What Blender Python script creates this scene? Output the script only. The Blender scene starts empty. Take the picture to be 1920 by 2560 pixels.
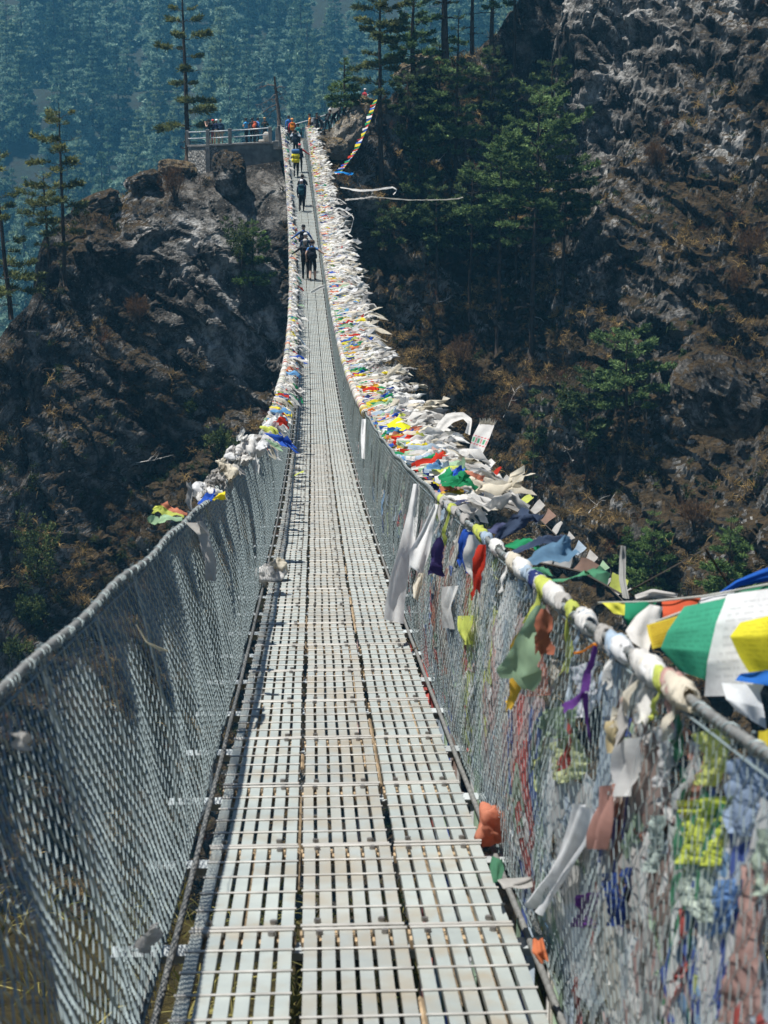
import bpy, math, random, time
import numpy as np
from mathutils import Vector, Matrix
from mathutils.bvhtree import BVHTree

S = bpy.context.scene
COL = S.collection
RND = random.Random(11)
NR = np.random.default_rng(5)
TH = math.radians(13.5)
CT, ST = math.cos(TH), math.sin(TH)
FP = 4000.0


def PO(px, py, d):
    """A point at depth d (metres along the view axis) seen at a spot of the 1920x2560 picture."""
    u = (px - 960) / FP * d
    v = (1280 - py) / FP * d
    return Vector((u, d * CT + v * ST, -d * ST + v * CT))


def P16(px, py, d):
    return PO(px * 1.15732, py * 1.15732, d)


def ray_of(px, py):
    return (PO(px, py, 1.0)).normalized()


def project(p):
    d = p[1] * CT - p[2] * ST
    v = p[1] * ST + p[2] * CT
    return 960 + p[0] / d * FP, 1280 - v / d * FP, d


# ------------------------------------------------------------------ mesh building
class MB:
    """Collects vertices and faces (numpy) and links them as one mesh object."""

    def __init__(self):
        self.v, self.f, self.c, self.m, self.n = [], [], [], [], 0
        self.hascol = False

    def add(self, verts, faces, col=None, mat=0):
        verts = np.asarray(verts, dtype=np.float64).reshape(-1, 3)
        if not isinstance(faces, (list, tuple)) or (len(faces) and not hasattr(faces[0], 'ndim')):
            faces = [np.asarray(faces)] if not _ragged(faces) else [np.asarray([f]) for f in faces]
        for fa in faces:
            fa = np.asarray(fa, dtype=np.int64)
            self.f.append(fa + self.n)
            self.m.append(np.full(len(fa), mat, dtype=np.int32))
        if col is not None:
            self.hascol = True
            col = np.asarray(col, dtype=np.float64)
            if col.ndim == 1:
                col = np.tile(col[:3], (len(verts), 1))
            self.c.append(col[:, :3])
        else:
            self.c.append(np.ones((len(verts), 3)))
        self.v.append(verts)
        self.n += len(verts)
        return self

    def box(self, c, size, rot=None, col=None, mat=0, bev=0.0):
        sx, sy, sz = size[0] / 2, size[1] / 2, size[2] / 2
        if bev > 0:
            # chamfered vertical outline, top and bottom inset
            b = min(bev, sx * .9, sy * .9, sz * .9)
            ring = [(sx - b, -sy), (sx, -sy + b), (sx, sy - b), (sx - b, sy), (-sx + b, sy), (-sx, sy - b), (-sx, -sy + b), (-sx + b, -sy)]
            vs = []
            for z, k in ((-sz, b), (-sz + b, 0), (sz - b, 0), (sz, b)):
                for x, y in ring:
                    vs.append((x - math.copysign(min(k, abs(x)), x), y - math.copysign(min(k, abs(y)), y), z))
            vs = np.array(vs)
            q = [[r * 8 + i, r * 8 + (i + 1) % 8, (r + 1) * 8 + (i + 1) % 8, (r + 1) * 8 + i] for r in range(3) for i in range(8)]
            fs = [np.array(q), np.array([list(range(7, -1, -1))]), np.array([list(range(24, 32))])]
        else:
            vs = np.array([(x, y, z) for z in (-sz, sz) for y in (-sy, sy) for x in (-sx, sx)])
            fs = [np.array([[0, 2, 3, 1], [4, 5, 7, 6], [0, 1, 5, 4], [2, 6, 7, 3], [0, 4, 6, 2], [1, 3, 7, 5]])]
        if rot is not None:
            vs = vs @ np.array(rot.to_3x3() if hasattr(rot, 'to_3x3') else rot).T
        return self.add(vs + np.array(c), fs, col, mat)

    def tube(self, pts, rad, n=6, col=None, mat=0, cap=True):
        pts = np.asarray(pts, dtype=np.float64)
        k = len(pts)
        rad = np.full(k, rad) if np.isscalar(rad) else np.asarray(rad, dtype=np.float64)
        tan = np.gradient(pts, axis=0)
        tan /= np.linalg.norm(tan, axis=1)[:, None] + 1e-9
        ref = np.array([0, 0, 1.0]) if abs(tan[:, 2]).mean() < .8 else np.array([1.0, 0, 0])
        a = np.cross(tan, ref)
        a /= np.linalg.norm(a, axis=1)[:, None] + 1e-9
        b = np.cross(tan, a)
        ang = np.arange(n) / n * 2 * math.pi
        vs = pts[:, None] + rad[:, None, None] * (np.cos(ang)[None, :, None] * a[:, None] + np.sin(ang)[None, :, None] * b[:, None])
        i = np.arange(k - 1)[:, None] * n
        j = np.arange(n)[None]
        q = np.stack([i + j, i + (j + 1) % n, i + n + (j + 1) % n, i + n + j], -1).reshape(-1, 4)
        fs = [q]
        if cap:
            fs += [np.array([list(range(n))]), np.array([[(k - 1) * n + x for x in range(n - 1, -1, -1)]])]
        return self.add(vs.reshape(-1, 3), fs, col, mat)

    def grid(self, P, col=None, mat=0, thick=0.0):
        P = np.asarray(P, dtype=np.float64)
        a, b = P.shape[:2]
        if col is not None:
            col = np.asarray(col, dtype=np.float64)
            if col.ndim == 3:
                col = col.reshape(-1, 3)
        i = np.arange(a - 1)[:, None] * b
        j = np.arange(b - 1)[None]
        q = np.stack([i + j, i + j + 1, i + b + j + 1, i + b + j], -1).reshape(-1, 4)
        return self.add(P.reshape(-1, 3), [q], col, mat)

    def build(self, name, mats, parent=None, smooth=False, link=True):
        me = bpy.data.meshes.new(name)
        if self.n:
            V = np.concatenate(self.v)
            loops = np.concatenate([f.reshape(-1) for f in self.f])
            tot = np.concatenate([np.full(len(f), f.shape[1]) for f in self.f])
            start = np.concatenate([[0], np.cumsum(tot)[:-1]])
            me.vertices.add(len(V))
            me.vertices.foreach_set('co', V.astype(np.float32).ravel())
            me.loops.add(len(loops))
            me.loops.foreach_set('vertex_index', loops.astype(np.int32))
            me.polygons.add(len(tot))
            me.polygons.foreach_set('loop_start', start.astype(np.int32))
            me.polygons.foreach_set('loop_total', tot.astype(np.int32))
            me.polygons.foreach_set('material_index', np.concatenate(self.m))
            me.polygons.foreach_set('use_smooth', np.full(len(tot), smooth))
            if self.hascol:
                at = me.color_attributes.new('Col', 'FLOAT_COLOR', 'POINT')
                c4 = np.concatenate([np.concatenate(self.c), np.ones((len(V), 1))], 1)
                at.data.foreach_set('color', c4.astype(np.float32).ravel())
            me.update(calc_edges=True)
            me.validate()
        for m in (mats if isinstance(mats, (list, tuple)) else [mats]):
            me.materials.append(m)
        o = bpy.data.objects.new(name, me)
        COL.objects.link(o)
        if parent is not None:
            o.parent = parent
        return o


def _ragged(f):
    return len(f) and len({len(x) for x in f}) > 1


def empty(name, loc=(0, 0, 0), rz=0.0):
    o = bpy.data.objects.new(name, None)
    COL.objects.link(o)
    o.location = loc
    o.rotation_euler = (0, 0, rz)
    o.empty_display_size = .3
    return o


def tag(o, label=None, cat=None, group=None, kind=None):
    if label: o['label'] = label
    if cat: o['category'] = cat
    if group: o['group'] = group
    if kind: o['kind'] = kind
    return o


def copy_tree(o, loc, rz, scale, label=None):
    r = o.copy(); COL.objects.link(r)
    r.location = loc; r.rotation_euler = (0, 0, rz); r.scale = scale
    if label: r['label'] = label
    for ch in list(o.children):
        c = ch.copy(); COL.objects.link(c); c.parent = r
    return r


# ------------------------------------------------------------------ noise
def _hash(ix, iy, iz, s):
    h = (ix * 374761393 + iy * 668265263 + iz * 2147483647 + s * 974711) & 0xFFFFFFFF
    h = ((h ^ (h >> 13)) * 1274126177) & 0xFFFFFFFF
    h = ((h ^ (h >> 16)) * 2246822519) & 0xFFFFFFFF
    return ((h ^ (h >> 15)) & 0xFFFFFF) / float(0xFFFFFF)


def vnoise(p, s=0):
    i = np.floor(p).astype(np.int64)
    f = p - i
    f = f * f * f * (f * (f * 6 - 15) + 10)
    r = 0
    for dx in (0, 1):
        for dy in (0, 1):
            for dz in (0, 1):
                w = (f[:, 0] if dx else 1 - f[:, 0]) * (f[:, 1] if dy else 1 - f[:, 1]) * (f[:, 2] if dz else 1 - f[:, 2])
                r = r + w * _hash(i[:, 0] + dx, i[:, 1] + dy, i[:, 2] + dz, s)
    return r * 2 - 1


def fbm(p, oct=4, s=0, ridge=False):
    t, a, r = 0.0, 1.0, 0
    for k in range(oct):
        n = vnoise(p * 2 ** k + k * 17.3, s + k)
        if ridge: n = 1 - 2 * np.abs(n)
        r = r + a * n
        t += a
        a *= .5
    return r / t


def worley(p, s=0):
    i = np.floor(p).astype(np.int64)
    best = np.full(len(p), 9.0); second = np.full(len(p), 9.0); val = np.zeros(len(p))
    for dx in (-1, 0, 1):
        for dy in (-1, 0, 1):
            for dz in (-1, 0, 1):
                c = i + (dx, dy, dz)
                q = np.stack([_hash(c[:, 0], c[:, 1], c[:, 2], s + k) for k in (1, 2, 3)], 1) + c
                d = ((q - p) ** 2).sum(1)
                m = d < best
                second = np.where(m, best, np.minimum(second, d))
                val = np.where(m, _hash(c[:, 0], c[:, 1], c[:, 2], s + 9), val)
                best = np.where(m, d, best)
    return np.sqrt(best), np.sqrt(second), val


# ------------------------------------------------------------------ materials
def mat(name):
    m = bpy.data.materials.new(name)
    m.use_nodes = True
    nt = m.node_tree
    b = nt.nodes['Principled BSDF']
    return m, nt, b


def simple(name, col, rough=.7, metal=0.0, noise=0.0, scale=8.0, spec=.3, bump=0.0):
    m, nt, b = mat(name)
    b.inputs['Roughness'].default_value = rough
    b.inputs['Metallic'].default_value = metal
    b.inputs['Specular IOR Level'].default_value = spec
    b.inputs['Base Color'].default_value = (*col, 1)
    if noise or bump:
        tc = nt.nodes.new('ShaderNodeTexCoord')
        n = nt.nodes.new('ShaderNodeTexNoise')
        n.inputs['Scale'].default_value = scale
        n.inputs['Detail'].default_value = 5
        nt.links.new(tc.outputs['Object'], n.inputs['Vector'])
        if noise:
            r = nt.nodes.new('ShaderNodeValToRGB')
            r.color_ramp.elements[0].position = .3
            r.color_ramp.elements[1].position = .7
            r.color_ramp.elements[0].color = (*[c * (1 - noise) for c in col], 1)
            r.color_ramp.elements[1].color = (*[min(1, c * (1 + noise)) for c in col], 1)
            nt.links.new(n.outputs['Fac'], r.inputs['Fac'])
            nt.links.new(r.outputs['Color'], b.inputs['Base Color'])
        if bump:
            bp = nt.nodes.new('ShaderNodeBump')
            bp.inputs['Strength'].default_value = bump
            bp.inputs['Distance'].default_value = .02
            nt.links.new(n.outputs['Fac'], bp.inputs['Height'])
            nt.links.new(bp.outputs['Normal'], b.inputs['Normal'])
    return m


def vcol(name, rough=.8, trans=0.0, spec=.15, noise=0.0, nscale=20.0):
    """Colour carried by the mesh itself, optionally thin and translucent (leaves, cloth)."""
    m, nt, b = mat(name)
    b.inputs['Roughness'].default_value = rough
    b.inputs['Specular IOR Level'].default_value = spec
    a = nt.nodes.new('ShaderNodeAttribute')
    a.attribute_name = 'Col'
    src = a.outputs['Color']
    if noise:
        tc = nt.nodes.new('ShaderNodeTexCoord')
        n = nt.nodes.new('ShaderNodeTexNoise')
        n.inputs['Scale'].default_value = nscale
        n.inputs['Detail'].default_value = 4
        nt.links.new(tc.outputs['Object'], n.inputs['Vector'])
        mr = nt.nodes.new('ShaderNodeMapRange')
        mr.inputs['From Min'].default_value = .3
        mr.inputs['From Max'].default_value = .7
        mr.inputs['To Min'].default_value = 1 - noise
        mr.inputs['To Max'].default_value = 1.0
        nt.links.new(n.outputs['Fac'], mr.inputs['Value'])
        mx = nt.nodes.new('ShaderNodeMix'); mx.data_type = 'RGBA'; mx.blend_type = 'MULTIPLY'
        mx.inputs[0].default_value = 1
        nt.links.new(src, mx.inputs[6]); nt.links.new(mr.outputs[0], mx.inputs[7])
        src = mx.outputs[2]
    nt.links.new(src, b.inputs['Base Color'])
    if trans:
        t = nt.nodes.new('ShaderNodeBsdfTranslucent')
        nt.links.new(src, t.inputs['Color'])
        mx = nt.nodes.new('ShaderNodeMixShader')
        mx.inputs[0].default_value = trans
        nt.links.new(b.outputs[0], mx.inputs[1]); nt.links.new(t.outputs[0], mx.inputs[2])
        nt.links.new(mx.outputs[0], nt.nodes['Material Output'].inputs['Surface'])
    return m


HAZE_DENSITY = .00027
M_LEAF = vcol('leaf', .7, .3)
M_GRASS = vcol('dry_grass', .8, .25)
M_CLOTH = vcol('cloth', .9, .48, .1, .22, 14.0)
M_BARK = simple('bark', (.06, .045, .035), .95, 0, .5, 3.0, .1)
M_DEADBARK = simple('dead_wood', (.12, .10, .085), .95, 0, .4, 3.0, .1)
M_BLEACHED = simple('bleached_wood', (.42, .40, .37), .9, 0, .3, 4.0, .1)
M_STEEL = simple('galvanised_steel', (.42, .45, .45), .45, .35, .25, 6.0, .5)
M_WIRE = simple('galvanised_wire', (.22, .265, .265), .45, .4, .15, 9.0, .5)
M_ROPE = simple('steel_rope', (.17, .17, .16), .6, .3, .3, 30.0, .4, .4)
M_ROD = simple('round_bar', (.46, .44, .40), .45, .4, .4, 5.0, .5)
M_BOLT = simple('bolt_head', (.22, .20, .18), .45, .7, .3, 40.0)
M_RUST = simple('rusty_angle', (.27, .20, .125), .85, 0, .5, 10.0)
M_HOSE = simple('black_hose', (.05, .06, .065), .5, 0, .2, 6.0)
M_CONC = simple('concrete', (.20, .195, .18), .9, 0, .3, 2.5, .2, .5)
M_PIPE = simple('painted_pipe', (.40, .42, .43), .5, .2, .15, 3.0)


def deck_mat(name='deck_steel', lo=.50, hi=.72, tint=(.90, .945, .935)):
    m, nt, b = mat(name)
    b.inputs['Roughness'].default_value = .5
    b.inputs['Metallic'].default_value = .15
    oi = nt.nodes.new('ShaderNodeObjectInfo')
    geo = nt.nodes.new('ShaderNodeNewGeometry')
    n = nt.nodes.new('ShaderNodeTexNoise'); n.inputs['Scale'].default_value = 2.2; n.inputs['Detail'].default_value = 7
    n.inputs['Roughness'].default_value = .65
    nt.links.new(geo.outputs['Position'], n.inputs['Vector'])
    r = nt.nodes.new('ShaderNodeValToRGB')
    e = r.color_ramp.elements
    e[0].position = .28; e[0].color = (.25 * tint[0], .265 * tint[1], .26 * tint[2], 1)
    e[1].position = .72; e[1].color = (.385 * tint[0], .395 * tint[1], .37 * tint[2], 1)
    nt.links.new(n.outputs['Fac'], r.inputs['Fac'])
    # tan dust worn along the middle
    n2 = nt.nodes.new('ShaderNodeTexNoise'); n2.inputs['Scale'].default_value = 5.0; n2.inputs['Detail'].default_value = 8
    nt.links.new(geo.outputs['Position'], n2.inputs['Vector'])
    r2 = nt.nodes.new('ShaderNodeValToRGB')
    r2.color_ramp.elements[0].position = lo; r2.color_ramp.elements[0].color = (0, 0, 0, 1)
    r2.color_ramp.elements[1].position = hi; r2.color_ramp.elements[1].color = (.75, .75, .75, 1)
    nt.links.new(n2.outputs['Fac'], r2.inputs['Fac'])
    mx = nt.nodes.new('ShaderNodeMix'); mx.data_type = 'RGBA'
    nt.links.new(r2.outputs['Color'], mx.inputs[0])
    nt.links.new(r.outputs['Color'], mx.inputs[6])
    mx.inputs[7].default_value = (.27, .225, .16, 1)
    mul = nt.nodes.new('ShaderNodeMapRange')
    mul.inputs['To Min'].default_value = .90; mul.inputs['To Max'].default_value = 1.04
    nt.links.new(oi.outputs['Random'], mul.inputs['Value'])
    mm = nt.nodes.new('ShaderNodeMix'); mm.data_type = 'RGBA'; mm.blend_type = 'MULTIPLY'; mm.inputs[0].default_value = 1
    nt.links.new(mx.outputs[2], mm.inputs[6]); nt.links.new(mul.outputs[0], mm.inputs[7])
    nt.links.new(mm.outputs[2], b.inputs['Base Color'])
    return m


M_DECK = deck_mat()
M_WORN = deck_mat('deck_steel_worn', .40, .66, (.87, .89, .88))


def rock_mat(name, grass=(.085, .058, .028), light=(.60, .585, .55), mid=(.14, .132, .118), dark=(.045, .045, .045), gthr=.50, scale=1.0):
    m, nt, b = mat(name)
    b.inputs['Roughness'].default_value = .92
    b.inputs['Specular IOR Level'].default_value = .2
    L = nt.links.new
    geo = nt.nodes.new('ShaderNodeNewGeometry')

    def noise(sc, det=6, rough=.6, dist=0.0):
        n = nt.nodes.new('ShaderNodeTexNoise')
        n.inputs['Scale'].default_value = sc * scale; n.inputs['Detail'].default_value = det
        n.inputs['Roughness'].default_value = rough; n.inputs['Distortion'].default_value = dist
        L(geo.outputs['Position'], n.inputs['Vector'])
        return n.outputs['Fac']

    def ramp(fac, stops):
        r = nt.nodes.new('ShaderNodeValToRGB')
        el = r.color_ramp.elements
        while len(el) < len(stops): el.new(.5)
        for e, (p, c) in zip(el, stops):
            e.position = p; e.color = (*c, 1)
        L(fac, r.inputs['Fac'])
        return r.outputs['Color']

    def mix(f, a, c):
        x = nt.nodes.new('ShaderNodeMix'); x.data_type = 'RGBA'
        L(f, x.inputs[0])
        for s, i in ((a, 6), (c, 7)):
            if isinstance(s, tuple): x.inputs[i].default_value = (*s, 1)
            else: L(s, x.inputs[i])
        return x.outputs[2]
    base = ramp(noise(.55, 9, .68, .6), [(.34, dark), (.47, mid), (.60, light)])
    blot = ramp(noise(2.6, 8, .7, .8), [(.40, (0, 0, 0)), (.56, (1, 1, 1))])
    base = mix(blot, mix_dark(nt, base, .5), base)
    lich = ramp(noise(5.5, 4, .6), [(.60, (0, 0, 0)), (.68, (.8, .8, .8))])
    base = mix(lich, base, (.62, .60, .56))
    stain = ramp(noise(.14, 4, .6, .5), [(.44, (.36, .34, .32)), (.62, (1, 1, 1))])
    xs = nt.nodes.new('ShaderNodeMix'); xs.data_type = 'RGBA'; xs.blend_type = 'MULTIPLY'; xs.inputs[0].default_value = 1
    L(base, xs.inputs[6]); L(stain, xs.inputs[7]); base = xs.outputs[2]
    # soil, moss and dead grass settle on ledges
    sep = nt.nodes.new('ShaderNodeSeparateXYZ')
    L(geo.outputs['Normal'], sep.inputs[0])
    ma = nt.nodes.new('ShaderNodeMath'); ma.operation = 'MULTIPLY_ADD'
    L(noise(.32, 6, .65, .3), ma.inputs[0]); ma.inputs[1].default_value = .9
    L(sep.outputs['Z'], ma.inputs[2])
    at = nt.nodes.new('ShaderNodeAttribute'); at.attribute_name = 'Col'
    sp = nt.nodes.new('ShaderNodeSeparateXYZ'); L(at.outputs['Vector'], sp.inputs[0])
    ad = nt.nodes.new('ShaderNodeMath'); ad.operation = 'ADD'
    L(ma.outputs[0], ad.inputs[0]); L(sp.outputs['X'], ad.inputs[1])
    gm = ramp(ad.outputs[0], [(0, (0, 0, 0)), (gthr + .33, (0, 0, 0)), (min(1, gthr + .45), (1, 1, 1))])
    gcol = ramp(noise(1.3, 7, .7), [(.34, (.022, .020, .013)), (.5, tuple(c * .62 for c in grass)), (.66, grass), (.8, tuple(c * 1.7 for c in grass))])
    L(mix(gm, base, gcol), b.inputs['Base Color'])
    bp = nt.nodes.new('ShaderNodeBump'); bp.inputs['Strength'].default_value = 1.0; bp.inputs['Distance'].default_value = .5
    L(noise(3.2, 9, .72, .4), bp.inputs['Height'])
    L(bp.outputs['Normal'], b.inputs['Normal'])
    return m


def mix_dark(nt, src, k):
    x = nt.nodes.new('ShaderNodeMix'); x.data_type = 'RGBA'; x.blend_type = 'MULTIPLY'
    x.inputs[0].default_value = 1
    nt.links.new(src, x.inputs[6]); x.inputs[7].default_value = (k, k, k, 1)
    return x.outputs[2]


M_ROCK = rock_mat('cliff_rock')
M_BOULDER = rock_mat('pale_boulder', (.26, .19, .10), (.60, .55, .46), (.46, .40, .32), (.18, .15, .11), .62, 1.3)
M_BANK = rock_mat('bank_soil', (.15, .12, .04), (.30, .28, .25), (.16, .14, .12), (.05, .05, .04), .30, 2.0)
M_FOREST = rock_mat('forest_floor', (.022, .03, .018), (.05, .06, .035), (.03, .04, .025), (.015, .022, .015), .2, .15)

# ------------------------------------------------------------------ camera, sun, sky
cam = bpy.data.cameras.new('camera')
cam.sensor_fit = 'HORIZONTAL'; cam.sensor_width = 24.0; cam.lens = 50.0
cam.clip_end = 5000
cam.dof.use_dof = True
cam.dof.focus_distance = 26.0
cam.dof.aperture_fstop = 6.3
co = bpy.data.objects.new('camera', cam)
COL.objects.link(co)
co.rotation_euler = (math.pi / 2 - TH, 0, 0)
S.camera = co

SUN = Vector((-.28, -.04, 1.0)).normalized()
sl = bpy.data.lights.new('sun', 'SUN')
sl.energy = 5.0; sl.angle = math.radians(.5); sl.color = (1, .975, .93)
so = bpy.data.objects.new('sun', sl)
COL.objects.link(so)
so.rotation_euler = SUN.to_track_quat('Z', 'Y').to_euler()
W = bpy.data.worlds.new('World')
S.world = W
W.use_nodes = True
sk = W.node_tree.nodes.new('ShaderNodeTexSky')
sk.sky_type = 'NISHITA'; sk.sun_disc = False
sk.sun_elevation = math.asin(SUN.z)
sk.sun_rotation = math.atan2(SUN.x, SUN.y)
sk.altitude = 2800
W.node_tree.links.new(sk.outputs[0], W.node_tree.nodes['Background'].inputs['Color'])
W.node_tree.nodes['Background'].inputs['Strength'].default_value = .05
S.view_settings.view_transform = 'Standard'
S.view_settings.look = 'None'
S.view_settings.exposure = .85
S.view_settings.gamma = 1.0
S.render.engine = 'CYCLES'
cy = S.cycles
cy.use_denoising = True
cy.max_bounces = 5; cy.diffuse_bounces = 2; cy.glossy_bounces = 2; cy.transmission_bounces = 3
cy.transparent_max_bounces = 8; cy.volume_bounces = 0
cy.use_adaptive_sampling = True; cy.adaptive_threshold = .015
cy.caustics_reflective = False; cy.caustics_refractive = False

# ------------------------------------------------------------------ the bridge's lines
_dp = [(2560, 900, 4.55), (1860, 842, 8.26), (1551, 828, 12.3), (1420, 818, 16.06), (1180, 802, 27), (1000, 795, 41.5), (860, 787, 57), (706, 775, 74), (520, 758, 95), (400, 745, 112), (350, 738, 118)]
_A = np.array([PO(x, y, d) for y, x, d in _dp])
_pz = np.polyfit(_A[:, 1], _A[:, 2], 4, w=1 / _A[:, 1])
_px = np.polyfit(_A[:, 1], _A[:, 0], 3, w=1 / _A[:, 1])
Y_END = 121.5


def deckz(y): return np.polyval(_pz, y)
def deckx(y): return np.polyval(_px, y)
def lat(y):
    g = np.polyval(np.polyder(_px), y)
    n = np.sqrt(1 + g * g)
    return 1 / n, -g / n
def sL(y): return np.interp(y, [0, 4, 16, 27, 41, 57, 74, 97, 121], [.84, .81, .75, .78, .79, .85, .92, 1.0, 1.03])
def sR(y): return np.interp(y, [0, 4, 8, 16, 27, 41, 57, 74, 97, 121], [.74, .66, .67, .66, .69, .67, .65, .62, .66, .8])
RAIL_H = 1.15


def bpt(y, s, h):
    """A point beside the deck: s metres to the right of its middle line, h above its top."""
    y = np.asarray(y, dtype=float)
    lx, ly = lat(y)
    return np.stack([deckx(y) + s * lx, y + s * ly, deckz(y) + h], -1)


def rail(y, side):
    return bpt(y, (sR(y) if side > 0 else -sL(y)), RAIL_H)


_ty = np.linspace(0.5, Y_END, 3000)
_tp = np.array([project(q) for q in bpt(_ty, 0 * _ty, 0 * _ty)])


def deck_at(py):
    """Y on the deck whose middle shows at picture row py."""
    return float(np.interp(-py, -_tp[:, 1], _ty))
# ------------------------------------------------------------------ the land
_cr = [(-400, 1100, 102), (-200, 900, 106), (0, 708, 109), (58, 640, 110.5), (76, 565, 112), (98, 505, 113), (150, 458, 115), (230, 428, 117), (300, 394, 118.5), (430, 372, 120), (520, 352, 121), (600, 340, 122), (680, 325, 122.5), (725, 300, 122), (760, 262, 123), (800, 222, 124), (830, 205, 125), (900, 160, 128), (1000, 105, 132), (1100, 30, 135), (1250, -150, 137), (1450, -350, 135), (1659, -500, 130), (2100, -700, 125)]
_C = np.array([P16(*c) for c in _cr])


def crest(x):
    return np.interp(x, _C[:, 0], _C[:, 1]), np.interp(x, _C[:, 0], _C[:, 2])


NX, NT, NB = 620, 620, 60
gx = np.linspace(-48, 46, NX)
yc, zc = crest(gx)
k = np.ones(9) / 9
yc = np.convolve(np.pad(yc, 4, 'edge'), k, 'valid')
_g = np.stack([gx, 0 * gx, 0 * gx], 1)
zc = zc + (.9 * fbm(_g / 4.0, 4, 91) + .5 * (worley(_g / 2.2, 93)[2] - .5)) * (1 - .85 * np.exp(-((gx + 9.0) / 5.0) ** 2)) - .25
cot = np.interp(gx, [-40, -26, -12, -6, 0, 12, 25, 45], [.62, .60, .60, .58, .62, .74, .80, .9])
ZB = -72.0
t = np.linspace(0, 1, NT)[:, None]
Z = ZB + (zc[None] - ZB) * t
below = zc[None] - Z
# steep in the upper part, easing lower down
Yf = yc[None] - cot[None] * below - .0016 * below ** 2 * (gx[None] > -4)
# behind the crest: a back slope
tb = np.linspace(0, 1, NB)[1:, None]
Zb = zc[None] - 1.2 * tb * 0 - tb ** 1.3 * (26 + 0 * gx[None])
Yb = yc[None] + tb * 46
X = np.tile(gx, (NT + NB - 1, 1))
P = np.stack([X, np.concatenate([Yf, Yb]), np.concatenate([Z, Zb])], -1)
p = P.reshape(-1, 3)
d = 3.2 * fbm(p / 17.0, 3, 3) + 2.0 * fbm(p * np.array([1, 1, .7]) / 8.0, 3, 7, True)
w1, w2, wv = worley(p * np.array([.8, .8, 1.1]) / 4.2 + .35 * np.stack([fbm(p / 3, 2, 31), fbm(p / 3, 2, 37), fbm(p / 3, 2, 41)], 1), 5)
d += 1.5 * (wv - .5) + .5 * np.minimum(w2 - w1, .5)
q = p @ np.array([[.86, .1, .5], [0, 1, 0], [-.5, 0, .86]])
d += .85 * fbm(q * np.array([.45, .7, 1.1]), 4, 12)
v1, v2, vv = worley(p * np.array([1, 1, 1.35]) / 1.25 + .3 * fbm(p, 2, 51)[:, None], 15)
d += .34 * (vv - .5) + .2 * np.minimum(v2 - v1, .4)
d += .13 * fbm(q * np.array([1.1, 1.4, 2.6]), 4, 21)
ld_ = (q[:, 2] + 1.3 * fbm(p / 5.0, 3, 101) + .35 * fbm(p / 1.6, 2, 105)) / 2.7
am_ = np.clip(.5 + 1.2 * fbm(p / 9.0, 2, 111), 0, 1)
d += am_ * .95 * (1 - (ld_ % 1)) ** 1.6 * np.minimum(1, (ld_ % 1) * 12)
k1_, k2_, kv_ = worley(p * np.array([1.0, .6, .45]) / 2.6 + .3 * fbm(p / 2.0, 2, 121)[:, None], 25)
d -= .55 * np.exp(-(k2_ - k1_) / .07) * (1 - .5 * am_)
# named forms: the dark gully right of the bridge, the bluff on the right
def lump(cx, cz, rx, rz, amp):
    return amp * np.exp(-((p[:, 0] - cx) / rx) ** 2 - ((p[:, 2] - cz) / rz) ** 2)
d += lump(-1.5, -14, 3.0, 14, -3.5) + lump(19, 12, 7, 11, 4.0) + lump(11, -2, 3.5, 12, -3.0) + lump(-15, -10, 6, 6, 2.0) + lump(20, -10, 5, 6, 2.5)
def gully(x0, z0, x1, z1, w, amp):
    t_ = np.clip(((p[:, 0] - x0) * (x1 - x0) + (p[:, 2] - z0) * (z1 - z0)) / ((x1 - x0) ** 2 + (z1 - z0) ** 2), 0, 1)
    r2 = (p[:, 0] - x0 - t_ * (x1 - x0)) ** 2 + (p[:, 2] - z0 - t_ * (z1 - z0)) ** 2
    return amp * np.exp(-r2 / w ** 2)
d += gully(8, -4, 17, 17, 1.8, -3.2) + gully(12, -6, 20, 10, 2.2, 1.6) + gully(-20, -26, -9, -16, 2.0, -2.2) + gully(-13, -20, -12, -6, 1.6, 1.2)
rows = np.repeat(np.arange(NT + NB - 1), NX)
fade = np.clip((NT - 4 - rows) / 40.0, .0, 1)
fade = np.where(rows > NT, np.clip((rows - NT) / 20., 0, 1) * .6, fade)
flat = np.exp(-((p[:, 0] + 9.5) / 5.0) ** 2)          # level ground under the terrace
fade = fade * (1 - .7 * flat * (rows > NT - 60)) + .25 * (1 - flat) * (rows > NT - 80) * (1 - fade)
nd = np.stack([-.25 * np.ones(len(p)), -.86 * np.ones(len(p)), .45 * np.ones(len(p))], 1)
right = np.clip((p[:, 0] - 2) / 10, 0, 1)[:, None]
nd = nd * (1 - right) + np.array([-.45, -.72, .52]) * right
p = p + nd * (d * fade)[:, None]
# keep clear of the bridge's far end
clr = (np.abs(p[:, 0] - deckx(np.clip(p[:, 1], 0, 121))) < 2.6) & (p[:, 1] < 122.5) & (p[:, 1] > 90)
top = deckz(np.clip(p[:, 1], 0, 121.5)) - .9
p[:, 2] = np.where(clr, np.minimum(p[:, 2], top), p[:, 2])
LAND_P = p.reshape(NT + NB - 1, NX, 3)
veg = .55 * fbm(p / 8.0, 4, 81) + .12 + .10 * np.clip(p[:, 0] / 6, 0, 1) * np.clip((4 - p[:, 2]) / 8, 0, 1)
def bare(cx, cz, rx, rz, a):
    return -a * np.exp(-((p[:, 0] - cx) / rx) ** 2 - ((p[:, 2] - cz) / rz) ** 2)
veg += -.22 * np.clip((-4 - p[:, 0]) / 4, 0, 1) * np.clip((p[:, 2] + 34) / 14, 0, 1)
veg += bare(18.5, 10, 7.5, 12, .85) + bare(15, 2, 3.5, 9, .35) + bare(-14, -10, 6, 6, .6) + bare(-10, -4, 3, 3, .3) + bare(20, -13, 3.5, 5, .4) - bare(6, -10, 7, 16, .28) - bare(-18, -24, 12, 7, .15)
veg = np.clip(veg, -.6, .6)
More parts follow.
